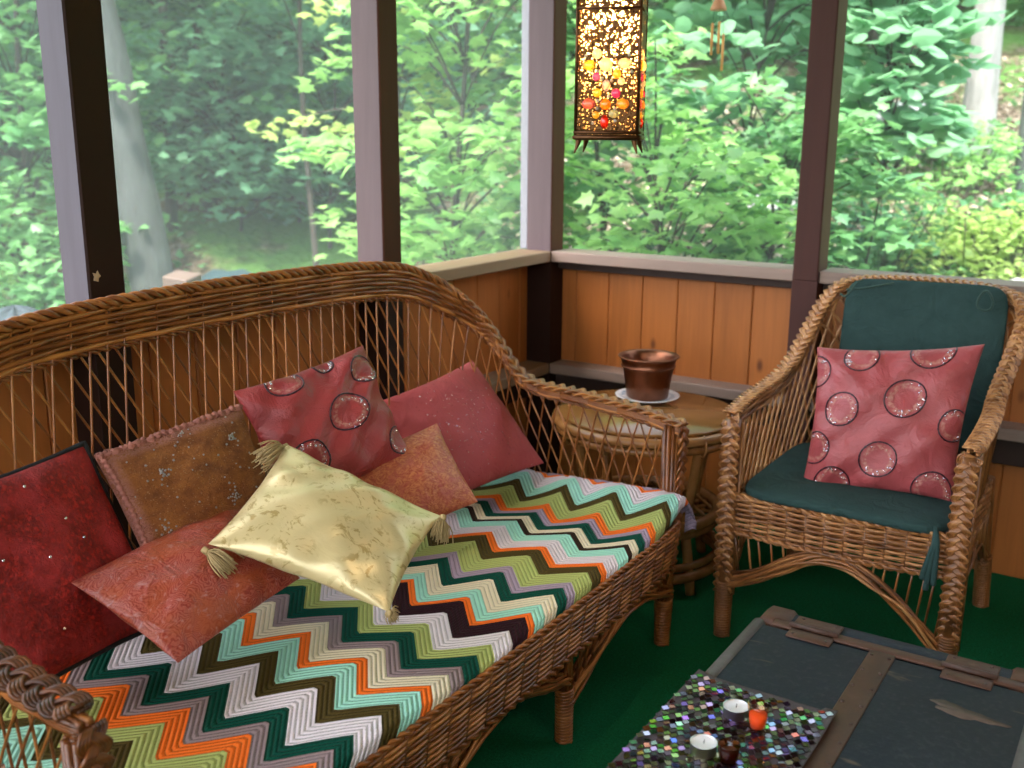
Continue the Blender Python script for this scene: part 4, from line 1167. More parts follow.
def panel(side):
    # side 0 front -Y, 1 right +X, 2 back, 3 left
    n = 30
    a, z = np.meshgrid(np.linspace(-w_, w_, n), np.linspace(0, H, 2 * n), indexing='ij'); d = np.full_like(a, -w_)
    st_ = np.stack([a + side * .3, z, a * 0], -1)
    R_ = [(1, 0), (0, 1), (-1, 0), (0, -1)][side]
    X = a * R_[0] - d * R_[1]; Y = a * R_[1] + d * R_[0]
    mb = MB(); mb.grid(L2W(np.stack([X, Y, z], -1)), st_)
    o = mb.build('pierced_panel', M_PIERCE, lan)
    m = o.modifiers.new('thickness', 'SOLIDIFY'); m.thickness = .0012
for k_ in range(4): panel(k_)
t = NT('added_glow_liner'); tl_ = t.n('BsdfTranslucent', Color=(1, .58, .20, 1)); dl_ = t.n('BsdfDiffuse', Color=(.8, .55, .3, 1)); M_LINER = t.surf(t.n('MixShader', Fac=.3, i1=tl_.outputs[0], i2=dl_.outputs[0]).outputs[0])  # liner added to spread the bulb's glow behind the holes
mb = MB(); hw = w_ - .006; c4 = np.array([(-hw, -hw), (hw, -hw), (hw, hw), (-hw, hw)])
Vl = np.array([(x, y, z) for z in (.004, H - .004) for x, y in c4]); mb.add(L2W(Vl), [(i, (i + 1) % 4, 4 + (i + 1) % 4, 4 + i) for i in range(4)]); mb.build('added_glow_liner', M_LINER, lan, False)
mb = MB()
for sx in (-1, 1):
    for sy in (-1, 1):
        mb.tube(L2W(np.array([(sx * w_, sy * w_, -.002), (sx * w_, sy * w_, H + .01)])), .0032, 6)
def sqring(z, r, hw):
    c4 = np.array([(-hw, -hw, z), (hw, -hw, z), (hw, hw, z), (-hw, hw, z)])
    for i in range(4): mb.tube(L2W(np.array([c4[i], c4[(i + 1) % 4]])), r, 6)
for z, r in ((0, .0048), (.009, .003), (.222, .0025), (.258, .0035), (.282, .0035), (H, .005)): sqring(z, r, w_ + .001)
mb.build('frame', M_BRASS, lan)
for sx in (-1, 1):
    for sy in (-1, 1):
        mb = MB(); c0 = A(sx * (w_ - .002), sy * (w_ - .002), 0)
        mb.tube(L2W(cr([c0 + A(-sx * .004, -sy * .004, 0), c0 + A(-sx * .002, -sy * .002, -.012), c0 + A(sx * .001, sy * .001, -.022), c0 + A(sx * .003, sy * .003, -.028)], 12)), np.linspace(.0065, .0012, 12), 8)
        mb.build('foot', M_BRASS, lan)
# roof cap, finial, chain (above the frame of the photo)
mb = MB()
prof = [(w_ + .008, H), (w_ * .95, H + .02), (w_ * .5, H + .06), (w_ * .35, H + .09), (.012, H + .10), (.006, H + .12)]
rings_ = [np.array([(-r, -r, z), (r, -r, z), (r, r, z), (-r, r, z)]) for r, z in prof]
V = L2W(np.vstack(rings_)); mb.add(V, [(i * 4 + j, i * 4 + (j + 1) % 4, (i + 1) * 4 + (j + 1) % 4, (i + 1) * 4 + j) for i in range(5) for j in range(4)])
mb.build('roof_cap', M_BRASS, lan, False)
mb = MB(); z = H + .12; k_ = 0
while LZ + z < ZC - .01:
    q = np.linspace(0, 2 * PI, 13)[:-1]; a_ = (k_ % 2)
    P_ = np.stack([.006 * np.cos(q) * (1 - a_), .006 * np.cos(q) * a_, z + .011 * np.sin(q)], 1); mb.tube(L2W(P_), .0015, 5, closed=True); z += .018; k_ += 1
mb.build('chain', M_BRASS, lan)
def gemmat(name, c):
    t = NT(name); a = t.n('BsdfTranslucent', Color=c + (1,)); b = t.n('BsdfGlossy', Color=(1, 1, 1, 1), Roughness=.08); d = t.n('BsdfDiffuse', Color=c + (1,))
    m1 = t.n('MixShader', Fac=.25, i1=a.outputs[0], i2=d.outputs[0]); m2 = t.n('MixShader', Fac=.06, i1=m1.outputs[0], i2=b.outputs[0])
    return t.surf(m2.outputs[0])
GC = dict(white=(.95, .90, .80), yellow=(.95, .70, .10), purple=(.55, .08, .40), gold=(.90, .50, .08), magenta=(.80, .05, .35), pink=(.90, .22, .22), orange=(.95, .30, .02), green=(.45, .60, .42), red=(.85, .03, .01), pale=(.75, .70, .72))
GM = {k_: gemmat(k_ + '_glass_gem', v_) for k_, v_ in GC.items()}
gems = GEMS
beads = [(410, 292), (352, 285), (430, 215), (372, 320), (418, 330), (350, 460), (438, 462), (405, 405), (352, 425), (515, 290), (290, 215), (500, 210), (330, 530), (440, 520)]
def gem(cx_, cz_, rx_, rz_, mat, side):
    n = 14; mb = MB(); q = np.arange(n) * 2 * PI / n; R_ = [(1, 0), (0, 1), (-1, 0), (0, -1)][side]; V = []
    for f_, hh in ((1, 0), (.93, .4), (.7, .75), (.35, .95)):
        V.append(np.stack([cx_ + rx_ * f_ * np.cos(q), np.full(n, -w_ - .0012 - hh * .0042), cz_ + rz_ * f_ * np.sin(q)], 1))
    V = np.vstack(V + [[(cx_, -w_ - .0056, cz_)]])
    X = V[:, 0] * R_[0] - V[:, 1] * R_[1]; Y = V[:, 0] * R_[1] + V[:, 1] * R_[0]
    mb.add(L2W(np.stack([X, Y, V[:, 2]], 1)), [(i * n + j, i * n + (j + 1) % n, (i + 1) * n + (j + 1) % n, (i + 1) * n + j) for i in range(3) for j in range(n)], [(3 * n + j, 3 * n + (j + 1) % n, 4 * n) for j in range(n)])
    mb.build('glass_gem', mat, lan)
sc_ = LW / 305
for side in (0, 1):
    for (x, y, rx_, ry_, c_) in gems: gem((x - 397) * sc_, (600 - y) * sc_, rx_ * sc_, ry_ * sc_, GM[c_], side)
    for (x, y) in beads: gem((x - 397) * sc_, (600 - y) * sc_, 8 * sc_, 8 * sc_, GM['white'], side)
t = NT('lit_bulb'); e_ = t.n('Emission', Color=(1, .78, .48, 1), Strength=200); M_BULB = t.surf(e_.outputs[0])
mb = MB(); q = np.linspace(0, PI, 14); prof = [(max(.0001, .027 * math.sin(a_) * (1 if a_ > PI / 2 else (.55 + .45 * a_ / (PI / 2)))), .200 - .043 * -math.cos(a_)) for a_ in q]
bz = np.array([(0, 0, 0)]); Vc = L2W(np.array([(0.004, 0, 0)]))[0]
mb.lathe([(r, z - .0) for r, z in prof], (Vc[0], Vc[1], LZ), 20); mb.build('light_bulb', M_BULB, lan)
mb = MB(); mb.tube(np.array([Vc + A(0, 0, .24), Vc + A(0, 0, H + .02)]), .012, 10); mb.build('bulb_socket', M_BRASS, lan)

# ------------------------------------------------------------------ wind chime
WX, WY = .52, .17
wc = thing('wind_chime', (WX, WY, 1.49), 'small copper wind chime with three tubes hanging outside the back screen', 'wind chime')
M_CHIME = NT('copper_tube'); M_CHIME = M_CHIME.pbr((.80, .36, .08), .35, Metallic=.2)
mb = MB(); mb.lathe([(0, 1.735), (.012, 1.733), (.018, 1.720), (.027, 1.698), (.026, 1.694), (0, 1.697)][::-1], (WX, WY, 0), 24); mb.build('wooden_cap', m_plain('reddish_wood_cap', (.60, .24, .09), .5, .2, 40), wc)
for (dx, dy, za, zb) in ((-.015, -.008, 1.655, 1.555), (.002, .008, 1.660, 1.560), (.022, -.002, 1.620, 1.505)):
    mb = MB(); mb.tube(A((WX + dx, WY + dy, za), (WX + dx, WY + dy, zb)), .0045, 10); o = mb.build('chime_tube', M_CHIME, wc)
    mb = MB(); mb.tube(A((WX + dx, WY + dy, za), (WX + dx * .8, WY + dy * .8, 1.697)), .0006, 4); mb.build('string', M_BLACKTRIM, o)
mb = MB(); mb.tube(A((WX, WY, 1.73), (WX, WY, ZC + .0)), .0008, 4); mb.build('hanging_cord', M_BLACKTRIM, wc)

# ------------------------------------------------------------------ outdoors
def gz(x, y):
    x, y = np.asarray(x, float), np.asarray(y, float)
    z = -.45 + .30 * np.clip(y - .9, 0, None) + .10 * np.clip(-x - 1.5, 0, None)
    d = np.hypot(x - 1.9, y + 3.2); z = z + .010 * np.clip(d - 13, 0, None) ** 2 * np.clip((y + 2) / 6, 0, 1)
    z = z + .12 * np.sin(x * .9 + 1) * np.sin(y * .8) + .05 * np.sin(x * 2.7 + y) + .04 * np.sin(y * 3.1 - x * 1.3)
    return z
t = NT('leaf_litter_ground'); P = geo(t)
a = t.noise(P, 1.1, 4, .6); b = t.voro(P, 9, out='Color'); bb = t.n('SeparateColor', Color=b).outputs[0]; f_ = t.noise(P, 24, 4, .7)
lit = t.ramp(bb, [(0, (.14, .095, .06)), (.35, (.34, .26, .19)), (.7, (.50, .42, .34)), (1, (.22, .16, .10))])
lit = t.mix(t.step(f_, .35, .7), (.04, .028, .016), t.mix(.45, lit, (.05, .04, .025)))
grn = t.mix(f_, (.04, .10, .025), (.14, .28, .07))
c = t.mix(t.step(a, .42, .55), lit, grn)
M_GROUND = t.pbr(c, .95, t.bump(t.voro(P, 14), .7, .04), Specular__IOR__Level=.1)
gx = np.concatenate([np.linspace(-34, -8, 40, endpoint=False), np.linspace(-8, 8, 90, endpoint=False), np.linspace(8, 30, 20)])
gy = np.concatenate([np.linspace(-16, -3, 16, endpoint=False), np.linspace(-3, 12, 90, endpoint=False), np.linspace(12, 40, 36)])
X, Y = np.meshgrid(gx, gy, indexing='ij'); Zg = gz(X, Y)
inside = (X > -.6) & (X < 4.2) & (Y > -5.2) & (Y < .5); Zg = np.where(inside, np.minimum(Zg, -.45), Zg)
mb = MB(); mb.grid(np.stack([X, Y, Zg], -1)); mb.build('ground', M_GROUND, None, True, kind='structure')
# foundation skirt under the porch
mb = MB(); mb.box((-.1, YF - .1, -.9), (XR + .1, .1, -.12)); struct(mb, 'wall_foundation', M_DARK)

def leafmat(name, c0, c1, tr=.45, rough=.5):
    t = NT(name); tn = t.attr('tone', 'Fac'); c = t.mix(tn, c0, c1)
    d = t.n('BsdfDiffuse', Color=c); T_ = t.n('BsdfTranslucent', Color=t.mix(.5, c, tuple(min(1, x * 1.6) for x in c1)))
    g = t.n('BsdfGlossy', Roughness=rough, Color=(.9, 1, .95, 1))
    m1 = t.n('MixShader', Fac=tr, i1=d.outputs[0], i2=T_.outputs[0]); m2 = t.n('MixShader', Fac=.05, i1=m1.outputs[0], i2=g.outputs[0])
    return t.surf(m2.outputs[0])
L_BRIGHT = leafmat('bright_maple_leaves', (.12, .31, .09), (.32, .55, .17), .5)
L_MID = leafmat('mid_green_leaves', (.06, .20, .075), (.17, .37, .13), .42)
L_BLUE = leafmat('bluish_green_leaves', (.08, .22, .13), (.20, .42, .24), .42)
L_MINT = leafmat('pale_mint_leaves', (.11, .29, .15), (.25, .47, .27), .5)
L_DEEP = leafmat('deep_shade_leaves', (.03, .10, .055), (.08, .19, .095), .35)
L_YEL = leafmat('yellow_green_leaves', (.26, .40, .10), (.44, .56, .17), .5)
def leaf_proto(kind):
    if kind == 'maple':
        pts = [(0, -.5), (.20, -.36), (.50, -.32), (.34, -.08), (.56, .16), (.26, .14), (.16, .30), (0, .62), (-.16, .30), (-.26, .14), (-.56, .16), (-.34, -.08), (-.50, -.32), (-.20, -.36)]
    elif kind == 'round':
        pts = [(0, -.5), (.30, -.46), (.50, -.15), (.46, .18), (.24, .42), (0, .58), (-.24, .42), (-.46, .18), (-.50, -.15), (-.30, -.46)]
    elif kind == 'blade':
        pts = [(0, -.6), (.16, -.25), (.20, .1), (0, .75), (-.20, .1), (-.16, -.25)]
    else:
        pts = [(0, -.5), (.38, -.18), (.24, .22), (0, .55), (-.24, .22), (-.38, -.18)]
    P = np.array(pts); z = -.10 * np.abs(P[:, 0]) * 1.6 - .10 * P[:, 1] ** 2
    V = np.vstack([np.c_[P, z], [(0, 0, .02)]]); n = len(P)
    return V, np.array([(i, (i + 1) % n, n) for i in range(n)])
PROTO = {k_: leaf_proto(k_) for k_ in ('maple', 'round', 'blade', 'simple')}
def leaves(mb, P, size, kind, r, tilt=.45, tone=None, upn=None):
    V0, T0 = PROTO[kind]; n = len(P)
    if n == 0: return
    nz_ = nrm(np.stack([r.normal(0, tilt, n), r.normal(0, tilt, n), np.ones(n)], 1) if upn is None else upn + r.normal(0, tilt, (n, 3)))
    th = r.uniform(0, 2 * PI, n); a = nrm(np.stack([np.cos(th), np.sin(th), np.zeros(n)], 1)); a = nrm(a - (a * nz_).sum(1, keepdims=True) * nz_); b = np.cross(nz_, a)
    sz = size * r.uniform(.65, 1.25, n)
    V = P[:, None] + sz[:, None, None] * (V0[None, :, 0:1] * a[:, None] + V0[None, :, 1:2] * b[:, None] + V0[None, :, 2:3] * nz_[:, None])
    T = (T0[None] + (np.arange(n) * len(V0))[:, None, None]).reshape(-1, 3)
    tn = r.uniform(0, 1, n) if tone is None else np.clip(tone + r.normal(0, .15, n), 0, 1)
    mb.add(V.reshape(-1, 3), None, T, tone=np.repeat(tn, len(T0)))
def spray_pts(c, R_, n, r, droop=.25, thick=.05):
    q = np.sqrt(r.uniform(0, 1, n)); a = r.uniform(0, 2 * PI, n)
    return np.stack([c[0] + R_ * q * np.cos(a), c[1] + R_ * q * np.sin(a), c[2] - droop * R_ * q ** 2 + r.normal(0, thick, n)], 1)
t = NT('grey_bark'); P = geo(t)
a = t.noise(t.mapping(P, (9, 9, 2.2)), 2, 5, .7); b = t.noise(P, 2.3, 3)
c = t.mix(a, (.022, .025, .024), (.10, .112, .112)); c = t.mix(t.math('MULTIPLY', t.step(b, .5, .65), .5), c, (.13, .15, .15))
M_BARK = t.pbr(c, .9, t.bump(a, .8, .03))
t = NT('pale_bark'); P = geo(t); a = t.noise(t.mapping(P, (9, 9, 2.2)), 2, 5, .7)
M_PALE = t.pbr(t.mix(a, (.14, .13, .12), (.55, .53, .51)), .9, t.bump(a, .8, .03))
t = NT('dark_bark'); P = geo(t); a = t.noise(t.mapping(P, (9, 9, 2)), 3, 4, .7)
M_BARK2 = t.pbr(t.mix(a, (.022, .019, .016), (.085, .072, .06)), .9, t.bump(a, .8, .03))
ROOTS = []
def polar(px, d):
    th = yaw + math.atan((512 - px) / 1025.4)
    return CAM[0] - d * math.sin(th), CAM[1] + d * math.cos(th)
def trunk_mesh(mb, x, y, h, r0_, lean=(0, 0), r=None, bend=.15, z0=None, flare=True):
    r = r or np.random.default_rng(0); zb = float(gz(x, y)) - .25 if z0 is None else z0; n = 16; t_ = np.linspace(0, 1, n)
    P = np.stack([x + lean[0] * t_ + bend * np.sin(t_ * 4 + r.uniform(0, 6)) * t_, y + lean[1] * t_ + bend * np.sin(t_ * 3 + r.uniform(0, 6)) * t_, zb + h * t_], 1)
    rad = r0_ * (1 - .6 * t_) * (1 + (.5 * np.exp(-t_ * 18) if flare else 0))
    mb.tube(P, rad, 12); return P
def tree(name, label, x, y, h, crown, leaf, lsize, kind='maple', r0_=.05, nspray=40, per=45, sr=.45, cz=None, bark=None, group=None, seed=0, cat='tree', lean=(0, 0), tilt=.4, droop=.3, low=.25):
    r = np.random.default_rng(seed); o = thing(name, (x, y, float(gz(x, y))), label, cat, group=group)
    mb = MB(); P = trunk_mesh(mb, x, y, h, r0_, lean, r)
    lf = MB(); br = MB(); zb = float(gz(x, y))
    for k_ in range(nspray):
        f = r.uniform(low, 1.0); rad = crown * (1 - .55 * max(0, f - .45)) * math.sqrt(r.uniform(.05, 1)); a = r.uniform(0, 2 * PI)
        b0 = P[min(15, int(f * 14))]; c = A(b0[0] + rad * math.cos(a), b0[1] + rad * math.sin(a), zb + h * f + r.normal(0, .12) - rad * .1)
        br.tube(cr([b0, (b0 + c) / 2 + A(0, 0, .08), c], 6), np.linspace(.007, .003, 6) * (1 + r0_ * 6), 4, tone=.3)
        leaves(lf, spray_pts(c, sr * r.uniform(.7, 1.2), per, r, droop, .05 * sr / .45), lsize, kind, r, tilt, tone=r.uniform(.1, .9))
    bk = bark or M_BARK2
    mb.build('trunk', bk, o); br.build('branches', bk, o); lf.build('foliage', leaf, o, False)
    return o
# --- big trunks in view
x, y = polar(133, 7.4)
bt = thing('large_tree', (x, y, float(gz(x, y))), 'large leaning grey tree trunk just right of the leftmost post', 'tree')
mb = MB(); xa, ya = polar(106, 7.4); xb, yb = polar(152, 7.4); zb = float(gz(xb, yb))
def zat(py, d): return CAM[2] + d * math.tan(-pitch + math.atan((384 - py) / 1025.4))
P = cr([(xb + .05, yb, zb - .3), polar(151, 7.4) + (zat(285, 7.4),), polar(137, 7.4) + (zat(180, 7.4),), polar(128, 7.4) + (zat(110, 7.4),), polar(113, 7.4) + (zat(0, 7.4),), polar(100, 7.4) + (zat(-110, 7.4),), polar(92, 7.5) + (6.2,)], 50)
mb.tube(P, np.linspace(.160, .10, 50) * (1 + .04 * np.sin(np.arange(50) * .9)), 18); mb.build('trunk', M_BARK, bt)
lf = MB(); br = MB(); r = np.random.default_rng(5)
for k_ in range(60):
    b0 = P[int(r.uniform(30, 49))]; a = r.uniform(0, 2 * PI); d = r.uniform(.5, 2.4); c = b0 + A(d * math.cos(a), d * math.sin(a), r.uniform(-.1, .9) + .9)
    br.tube(cr([b0, (b0 + c) / 2 + A(0, 0, .1), c], 6), np.linspace(.03, .006, 6), 5); leaves(lf, spray_pts(c, .55, 40, r), .12, 'maple', r, .4, tone=r.uniform(.2, .9))
br.build('branches', M_BARK, bt); lf.build('foliage', L_MID, bt, False)
def bare_trunk(px, d, w, label, bark, lean=0, h=8, cat='tree', name='tree', seed=0, crown=True, leafm=None):
    x, y = polar(px, d); r = np.random.default_rng(seed); o = thing(name, (x, y, float(gz(x, y))), label, cat)
    mb = MB(); e = A(rr[0], rr[1], 0); P = trunk_mesh(mb, x, y, h, w / 2, (lean * e[0], lean * e[1]), r, .10); mb.build('trunk', bark, o)
    if crown:
        lf = MB(); br = MB()
        for k_ in range(34):
            b0 = P[int(r.uniform(8, 15))]; a = r.uniform(0, 2 * PI); dd_ = r.uniform(.4, 2.2); c = b0 + A(dd_ * math.cos(a), dd_ * math.sin(a), r.uniform(.1, .9))
            br.tube(cr([b0, (b0 + c) / 2 + A(0, 0, .1), c], 6), np.linspace(.03, .006, 6), 5); leaves(lf, spray_pts(c, .6, 36, r), .13, 'simple', r, .4, tone=r.uniform(.2, .9))
        br.build('branches', bark, o); lf.build('foliage', leafm or L_MID, o, False)
bare_trunk(962, 9.6, .25, 'thick pale grey tree trunk rising at the upper right of the photo', M_PALE, -.15, 9, seed=3)
bare_trunk(1012, 8.0, .10, 'slim grey tree trunk at the right edge of the photo', M_BARK, -.1, 7, seed=4)
bare_trunk(293, 10.5, .09, 'thin pale stem among dark leaves left of the second post', M_BARK, .1, 6, seed=5, crown=True)
bare_trunk(172, 9.0, .085, 'thin dark trunk just right of the big leaning tree', M_BARK2, .3, 8, seed=6)
bare_trunk(214, 9.4, .11, 'dark trunk in the middle of the left opening', M_BARK2, -.2, 9, seed=7)

# --- near saplings / shrubs, each its own thing: (px, distance, height, crown, material, leaf size, kind, sprays, per, spray radius, trunk radius, label, low, cat)
near = [
 (455, 5.6, 3.1, .80, L_BRIGHT, .088, 'maple', 62, 46, .36, .022, 'bright green maple sapling between the second post and the corner post', .25, 'tree'),
 (395, 6.6, 3.6, .85, L_YEL, .085, 'maple', 26, 40, .34, .022, 'yellow green maple sapling behind the second post', .35, 'tree'),
 (600, 6.0, 2.7, .75, L_MID, .085, 'maple', 46, 44, .36, .02, 'soft green maple sapling behind the hanging lantern', .12, 'tree'),
 (680, 4.9, 1.85, .55, L_BRIGHT, .078, 'maple', 44, 44, .30, .018, 'bushy bright maple sapling rising above the back rail', .15, 'tree'),
 (755, 5.4, 1.6, .55, L_MID, .075, 'maple', 36, 44, .30, .018, 'low maple sapling left of the brown back post', .12, 'tree'),
 (742, 5.9, 2.9, .62, L_MINT, .110, 'round', 54, 26, .32, .010, 'round leaved shrub behind the wind chime', .40, 'shrub'),
 (856, 5.8, 2.35, .36, L_MINT, .105, 'round', 36, 24, .27, .007, 'round leaved branch spreading in front of the pale trunk', .52, 'shrub'),
 (318, 7.6, 4.0, .90, L_BRIGHT, .095, 'maple', 46, 46, .42, .025, 'sunlit maple branch at the top left of the second post', .62, 'tree'),
 (40, 8.4, 3.6, 1.1, L_MID, .10, 'maple', 60, 46, .42, .03, 'leafy green sapling left of the leftmost post', .3, 'tree'),
 (195, 9.5, 2.1, .75, L_MID, .10, 'maple', 26, 40, .38, .02, 'small light green sapling right of the big leaning tree', .35, 'tree'),
 (250, 10.5, 2.9, 1.5, L_BLUE, .12, 'maple', 60, 44, .5, .03, 'bluish green bush filling the middle of the left opening', .25, 'shrub'),
 (238, 8.9, 1.7, .95, L_BLUE, .10, 'maple', 56, 42, .40, .015, 'wide bluish green bush low in the left opening', .2, 'shrub'),
 (300, 9.2, 2.0, .9, L_MID, .10, 'maple', 50, 42, .40, .015, 'green bush low left of the second post', .2, 'shrub'),
 (20, 7.6, 1.0, .8, L_MID, .09, 'maple', 40, 40, .34, .012, 'low green bush outside at the far left edge', .2, 'shrub'),
 (330, 8.5, 1.9, .75, L_BLUE, .10, 'maple', 36, 42, .38, .02, 'bluish sapling low beside the second post', .2, 'tree'),
]
for i, (px, d, h, cw, lm, ls, kd, ns__, pr, sr_, tr_, lab, low_, ct) in enumerate(near):
    x, y = polar(px, d)
    tree('maple_sapling' if kd == 'maple' and ct == 'tree' else 'leafy_shrub', lab, x, y, h, cw, lm, ls, kd, tr_, ns__, pr, sr_, seed=100 + i, cat=ct, low=low_)
# --- groundcover shrubs on the right hand slope
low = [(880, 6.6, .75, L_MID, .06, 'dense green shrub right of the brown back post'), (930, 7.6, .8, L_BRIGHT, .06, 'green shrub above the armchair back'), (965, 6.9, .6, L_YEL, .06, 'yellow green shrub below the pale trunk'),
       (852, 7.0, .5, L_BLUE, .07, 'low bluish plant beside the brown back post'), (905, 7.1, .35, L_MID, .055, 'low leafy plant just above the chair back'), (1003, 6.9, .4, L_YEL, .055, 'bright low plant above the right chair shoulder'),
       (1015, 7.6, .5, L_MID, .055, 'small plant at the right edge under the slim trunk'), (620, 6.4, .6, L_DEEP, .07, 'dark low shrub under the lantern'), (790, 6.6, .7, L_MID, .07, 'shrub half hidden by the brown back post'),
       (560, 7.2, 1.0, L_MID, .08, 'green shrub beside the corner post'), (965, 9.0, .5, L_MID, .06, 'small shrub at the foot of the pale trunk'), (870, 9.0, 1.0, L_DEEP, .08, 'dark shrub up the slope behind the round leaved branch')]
for i, (px, d, h, lm, ls, lab) in enumerate(low):
    x, y = polar(px, d); r = np.random.default_rng(300 + i); zb = float(gz(x, y)); o = thing('low_shrub', (x, y, zb), lab, 'shrub', group='low plants on the slope')
    lf, stm = MB(), MB()
    for k_ in range(26):
        a = r.uniform(0, 2 * PI); rad = h * .62 * math.sqrt(r.uniform(0, 1)); c = A(x + rad * math.cos(a), y + rad * math.sin(a), 0); c[2] = float(gz(c[0], c[1])) + h * r.uniform(.25, 1) * (1.1 - (rad / h) ** 2 * .5)
        stm.tube(cr([(x, y, zb - .05), (x * .5 + c[0] * .5, y * .5 + c[1] * .5, zb + h * .4), c], 5), .004, 4); leaves(lf, spray_pts(c, .17, 26, r, .3, .03), ls, 'maple' if i % 2 else 'simple', r, .4, tone=r.uniform(.1, 1))
    stm.build('stems', M_BARK2, o); lf.build('foliage', lm, o, False)
# --- ferns
for i, (px, d, lab) in enumerate(((930, 7.4, 'arching green fern on the slope above the chair back'), (990, 7.3, 'fern on the slope at the far right'))):
    x, y = polar(px, d); zb = float(gz(x, y)); r = np.random.default_rng(500 + i); o = thing('fern', (x, y, zb), lab, 'fern', group='ferns on the slope')
    for k_ in range(9):
        a = k_ * 2 * PI / 9 + r.uniform(-.2, .2); e = A(math.cos(a), math.sin(a), 0); L_ = r.uniform(.35, .5)
        Pq = cr([A(x, y, zb), A(x, y, zb + .25) + e * L_ * .35, A(x, y, zb + .33) + e * L_ * .75, A(x, y, zb + .22) + e * L_], 20)
        mb = MB(); mb.tube(Pq, .003, 4); sd_ = np.cross(e, A(0, 0, 1))
        for j in range(2, 20):
            w2 = .11 * math.sin(j / 20 * PI) ** .7 + .01
            for sg in (-1, 1):
                tip = Pq[j] + sd_ * sg * w2 + e * .02; q0 = Pq[j] - e * .007; q1 = Pq[j] + e * .009
                mb.add(np.array([q0, q1, tip * .5 + Pq[j] * .5 + e * .01, tip]), None, [(0, 1, 2), (0, 2, 3)], tone=r.uniform(0, 1))
        mb.build('frond', L_BRIGHT, o, False)
# --- ground plants: countless small leaves over the slope
mb = MB(); r = np.random.default_rng(77); n = 11000
px = r.uniform(-60, 1080, n); d = 4.6 + 11 * r.uniform(0, 1, n) ** .8
th = yaw + np.arctan((512 - px) / 1025.4); x, y = CAM[0] - d * np.sin(th), CAM[1] + d * np.cos(th)
clump = np.sin(x * 2.1 + 1) * np.sin(y * 1.9 + x) + .5 * np.sin(x * 5 + y * 3); ok = (clump > np.where(px > 800, .55, .1)) & ((y > .5) | (x < -.6)); x, y = x[ok], y[ok]
leaves(mb, np.stack([x, y, gz(x, y) + r.uniform(.02, .16, len(x))], 1), .07, 'simple', r, .5); mb.build('ground_cover', L_MID, None, False, label='scattered small green plants covering the slope outside', category='ground cover', kind='stuff')
mb = MB(); n = 20000; px = r.uniform(500, 1080, n); d = 4.4 + 8 * r.uniform(0, 1, n)
th = yaw + np.arctan((512 - px) / 1025.4); x, y = CAM[0] - d * np.sin(th), CAM[1] + d * np.cos(th); ok = y > .4; x, y = x[ok], y[ok]
M_DEAD = leafmat('dead_leaves', (.22, .15, .10), (.62, .52, .42), .2)
leaves(mb, np.stack([x, y, gz(x, y) + r.uniform(.0, .03, len(x))], 1), .06, 'simple', r, .5); mb.build('fallen_leaves', M_DEAD, None, False, label='pale brown fallen leaves littering the slope outside', category='leaf litter', kind='stuff')
# --- dense forest behind
r = np.random.default_rng(900); kf = 0
for ring_d, cnt in ((11.0, 9), (13.5, 11), (17, 6)):
    for k_ in range(cnt):
        px = -160 + (k_ + r.uniform(.1, .9)) * 1340 / cnt; d = ring_d + r.uniform(-1, 1)
        if ring_d < 12 and px > 640: continue
        gap = ring_d > 13 and 195 < px < 335
        x, y = polar(px, d); h = r.uniform(4.2, 6.5) * (ring_d / 13) ** .5 * (.5 if gap else 1)
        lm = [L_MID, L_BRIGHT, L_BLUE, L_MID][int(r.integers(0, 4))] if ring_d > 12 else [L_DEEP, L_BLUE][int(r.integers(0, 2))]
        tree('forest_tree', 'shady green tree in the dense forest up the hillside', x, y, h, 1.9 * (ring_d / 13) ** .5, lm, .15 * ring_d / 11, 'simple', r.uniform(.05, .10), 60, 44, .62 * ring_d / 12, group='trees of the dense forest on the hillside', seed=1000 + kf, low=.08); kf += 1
# --- rocks, yard things, distant house
def rock(px, d, R_, lab, seed, grp='boulders on the slope'):
    x, y = polar(px, d); r = np.random.default_rng(seed); u_, v_ = np.meshgrid(np.linspace(0, 2 * PI, 25), np.linspace(-PI / 2, PI / 2, 14), indexing='ij')
    D = np.stack([np.cos(v_) * np.cos(u_), np.cos(v_) * np.sin(u_), np.sin(v_)], -1); f = 1 + sum(.10 * np.sin((D @ r.normal(0, 2.2, 3)) + r.uniform(0, 6)) for _ in range(4))
    V = D * f[..., None] * A(R_, R_ * .8, R_ * .6) + A(x, y, float(gz(x, y)) + R_ * .15)
    mb = MB(); mb.grid(V, flip=True); mb.build('boulder', M_ROCK, None, True, label=lab, category='rock', group=grp)
t = NT('grey_rock'); P = geo(t); a = t.noise(P, 5, 5, .7); M_ROCK = t.pbr(t.mix(a, (.16, .16, .16), (.50, .50, .52)), .9, t.bump(a, .7, .04))
rock(890, 10.5, .35, 'grey boulder up the slope left of the pale trunk', 1); rock(1016, 6.6, .20, 'grey rock at the right edge by the rail', 2); rock(930, 9.8, .3, 'grey boulder beside the pale trunk', 3)
rock(760, 8.2, .3, 'grey boulder behind the low maple', 4)
x, y = polar(8, 4.9); zb = zat(330, 4.9); u_, v_ = np.meshgrid(np.linspace(0, 2 * PI, 33), np.linspace(0, PI / 2, 12), indexing='ij')
zg = float(gz(x, y)); hh = zat(294, 4.9) - zg
V = np.stack([x + .34 * np.cos(v_) * np.cos(u_), y + .34 * np.cos(v_) * np.sin(u_) * 1.1, zg + hh * np.sin(v_) * (1 + .02 * np.sin(u_ * 7))], -1)
mb = MB(); mb.grid(V, flip=False); mb.build('covered_grill', m_plain('faded_blue_grey_cover', (.02, .035, .045), .8, .2, 8), None, True, label='rounded blue grey cover outside at the far left above the sofa back', category='cover')
x, y = polar(180, 5.6); zg = float(gz(x, y)); zt_ = zat(270, 5.6)
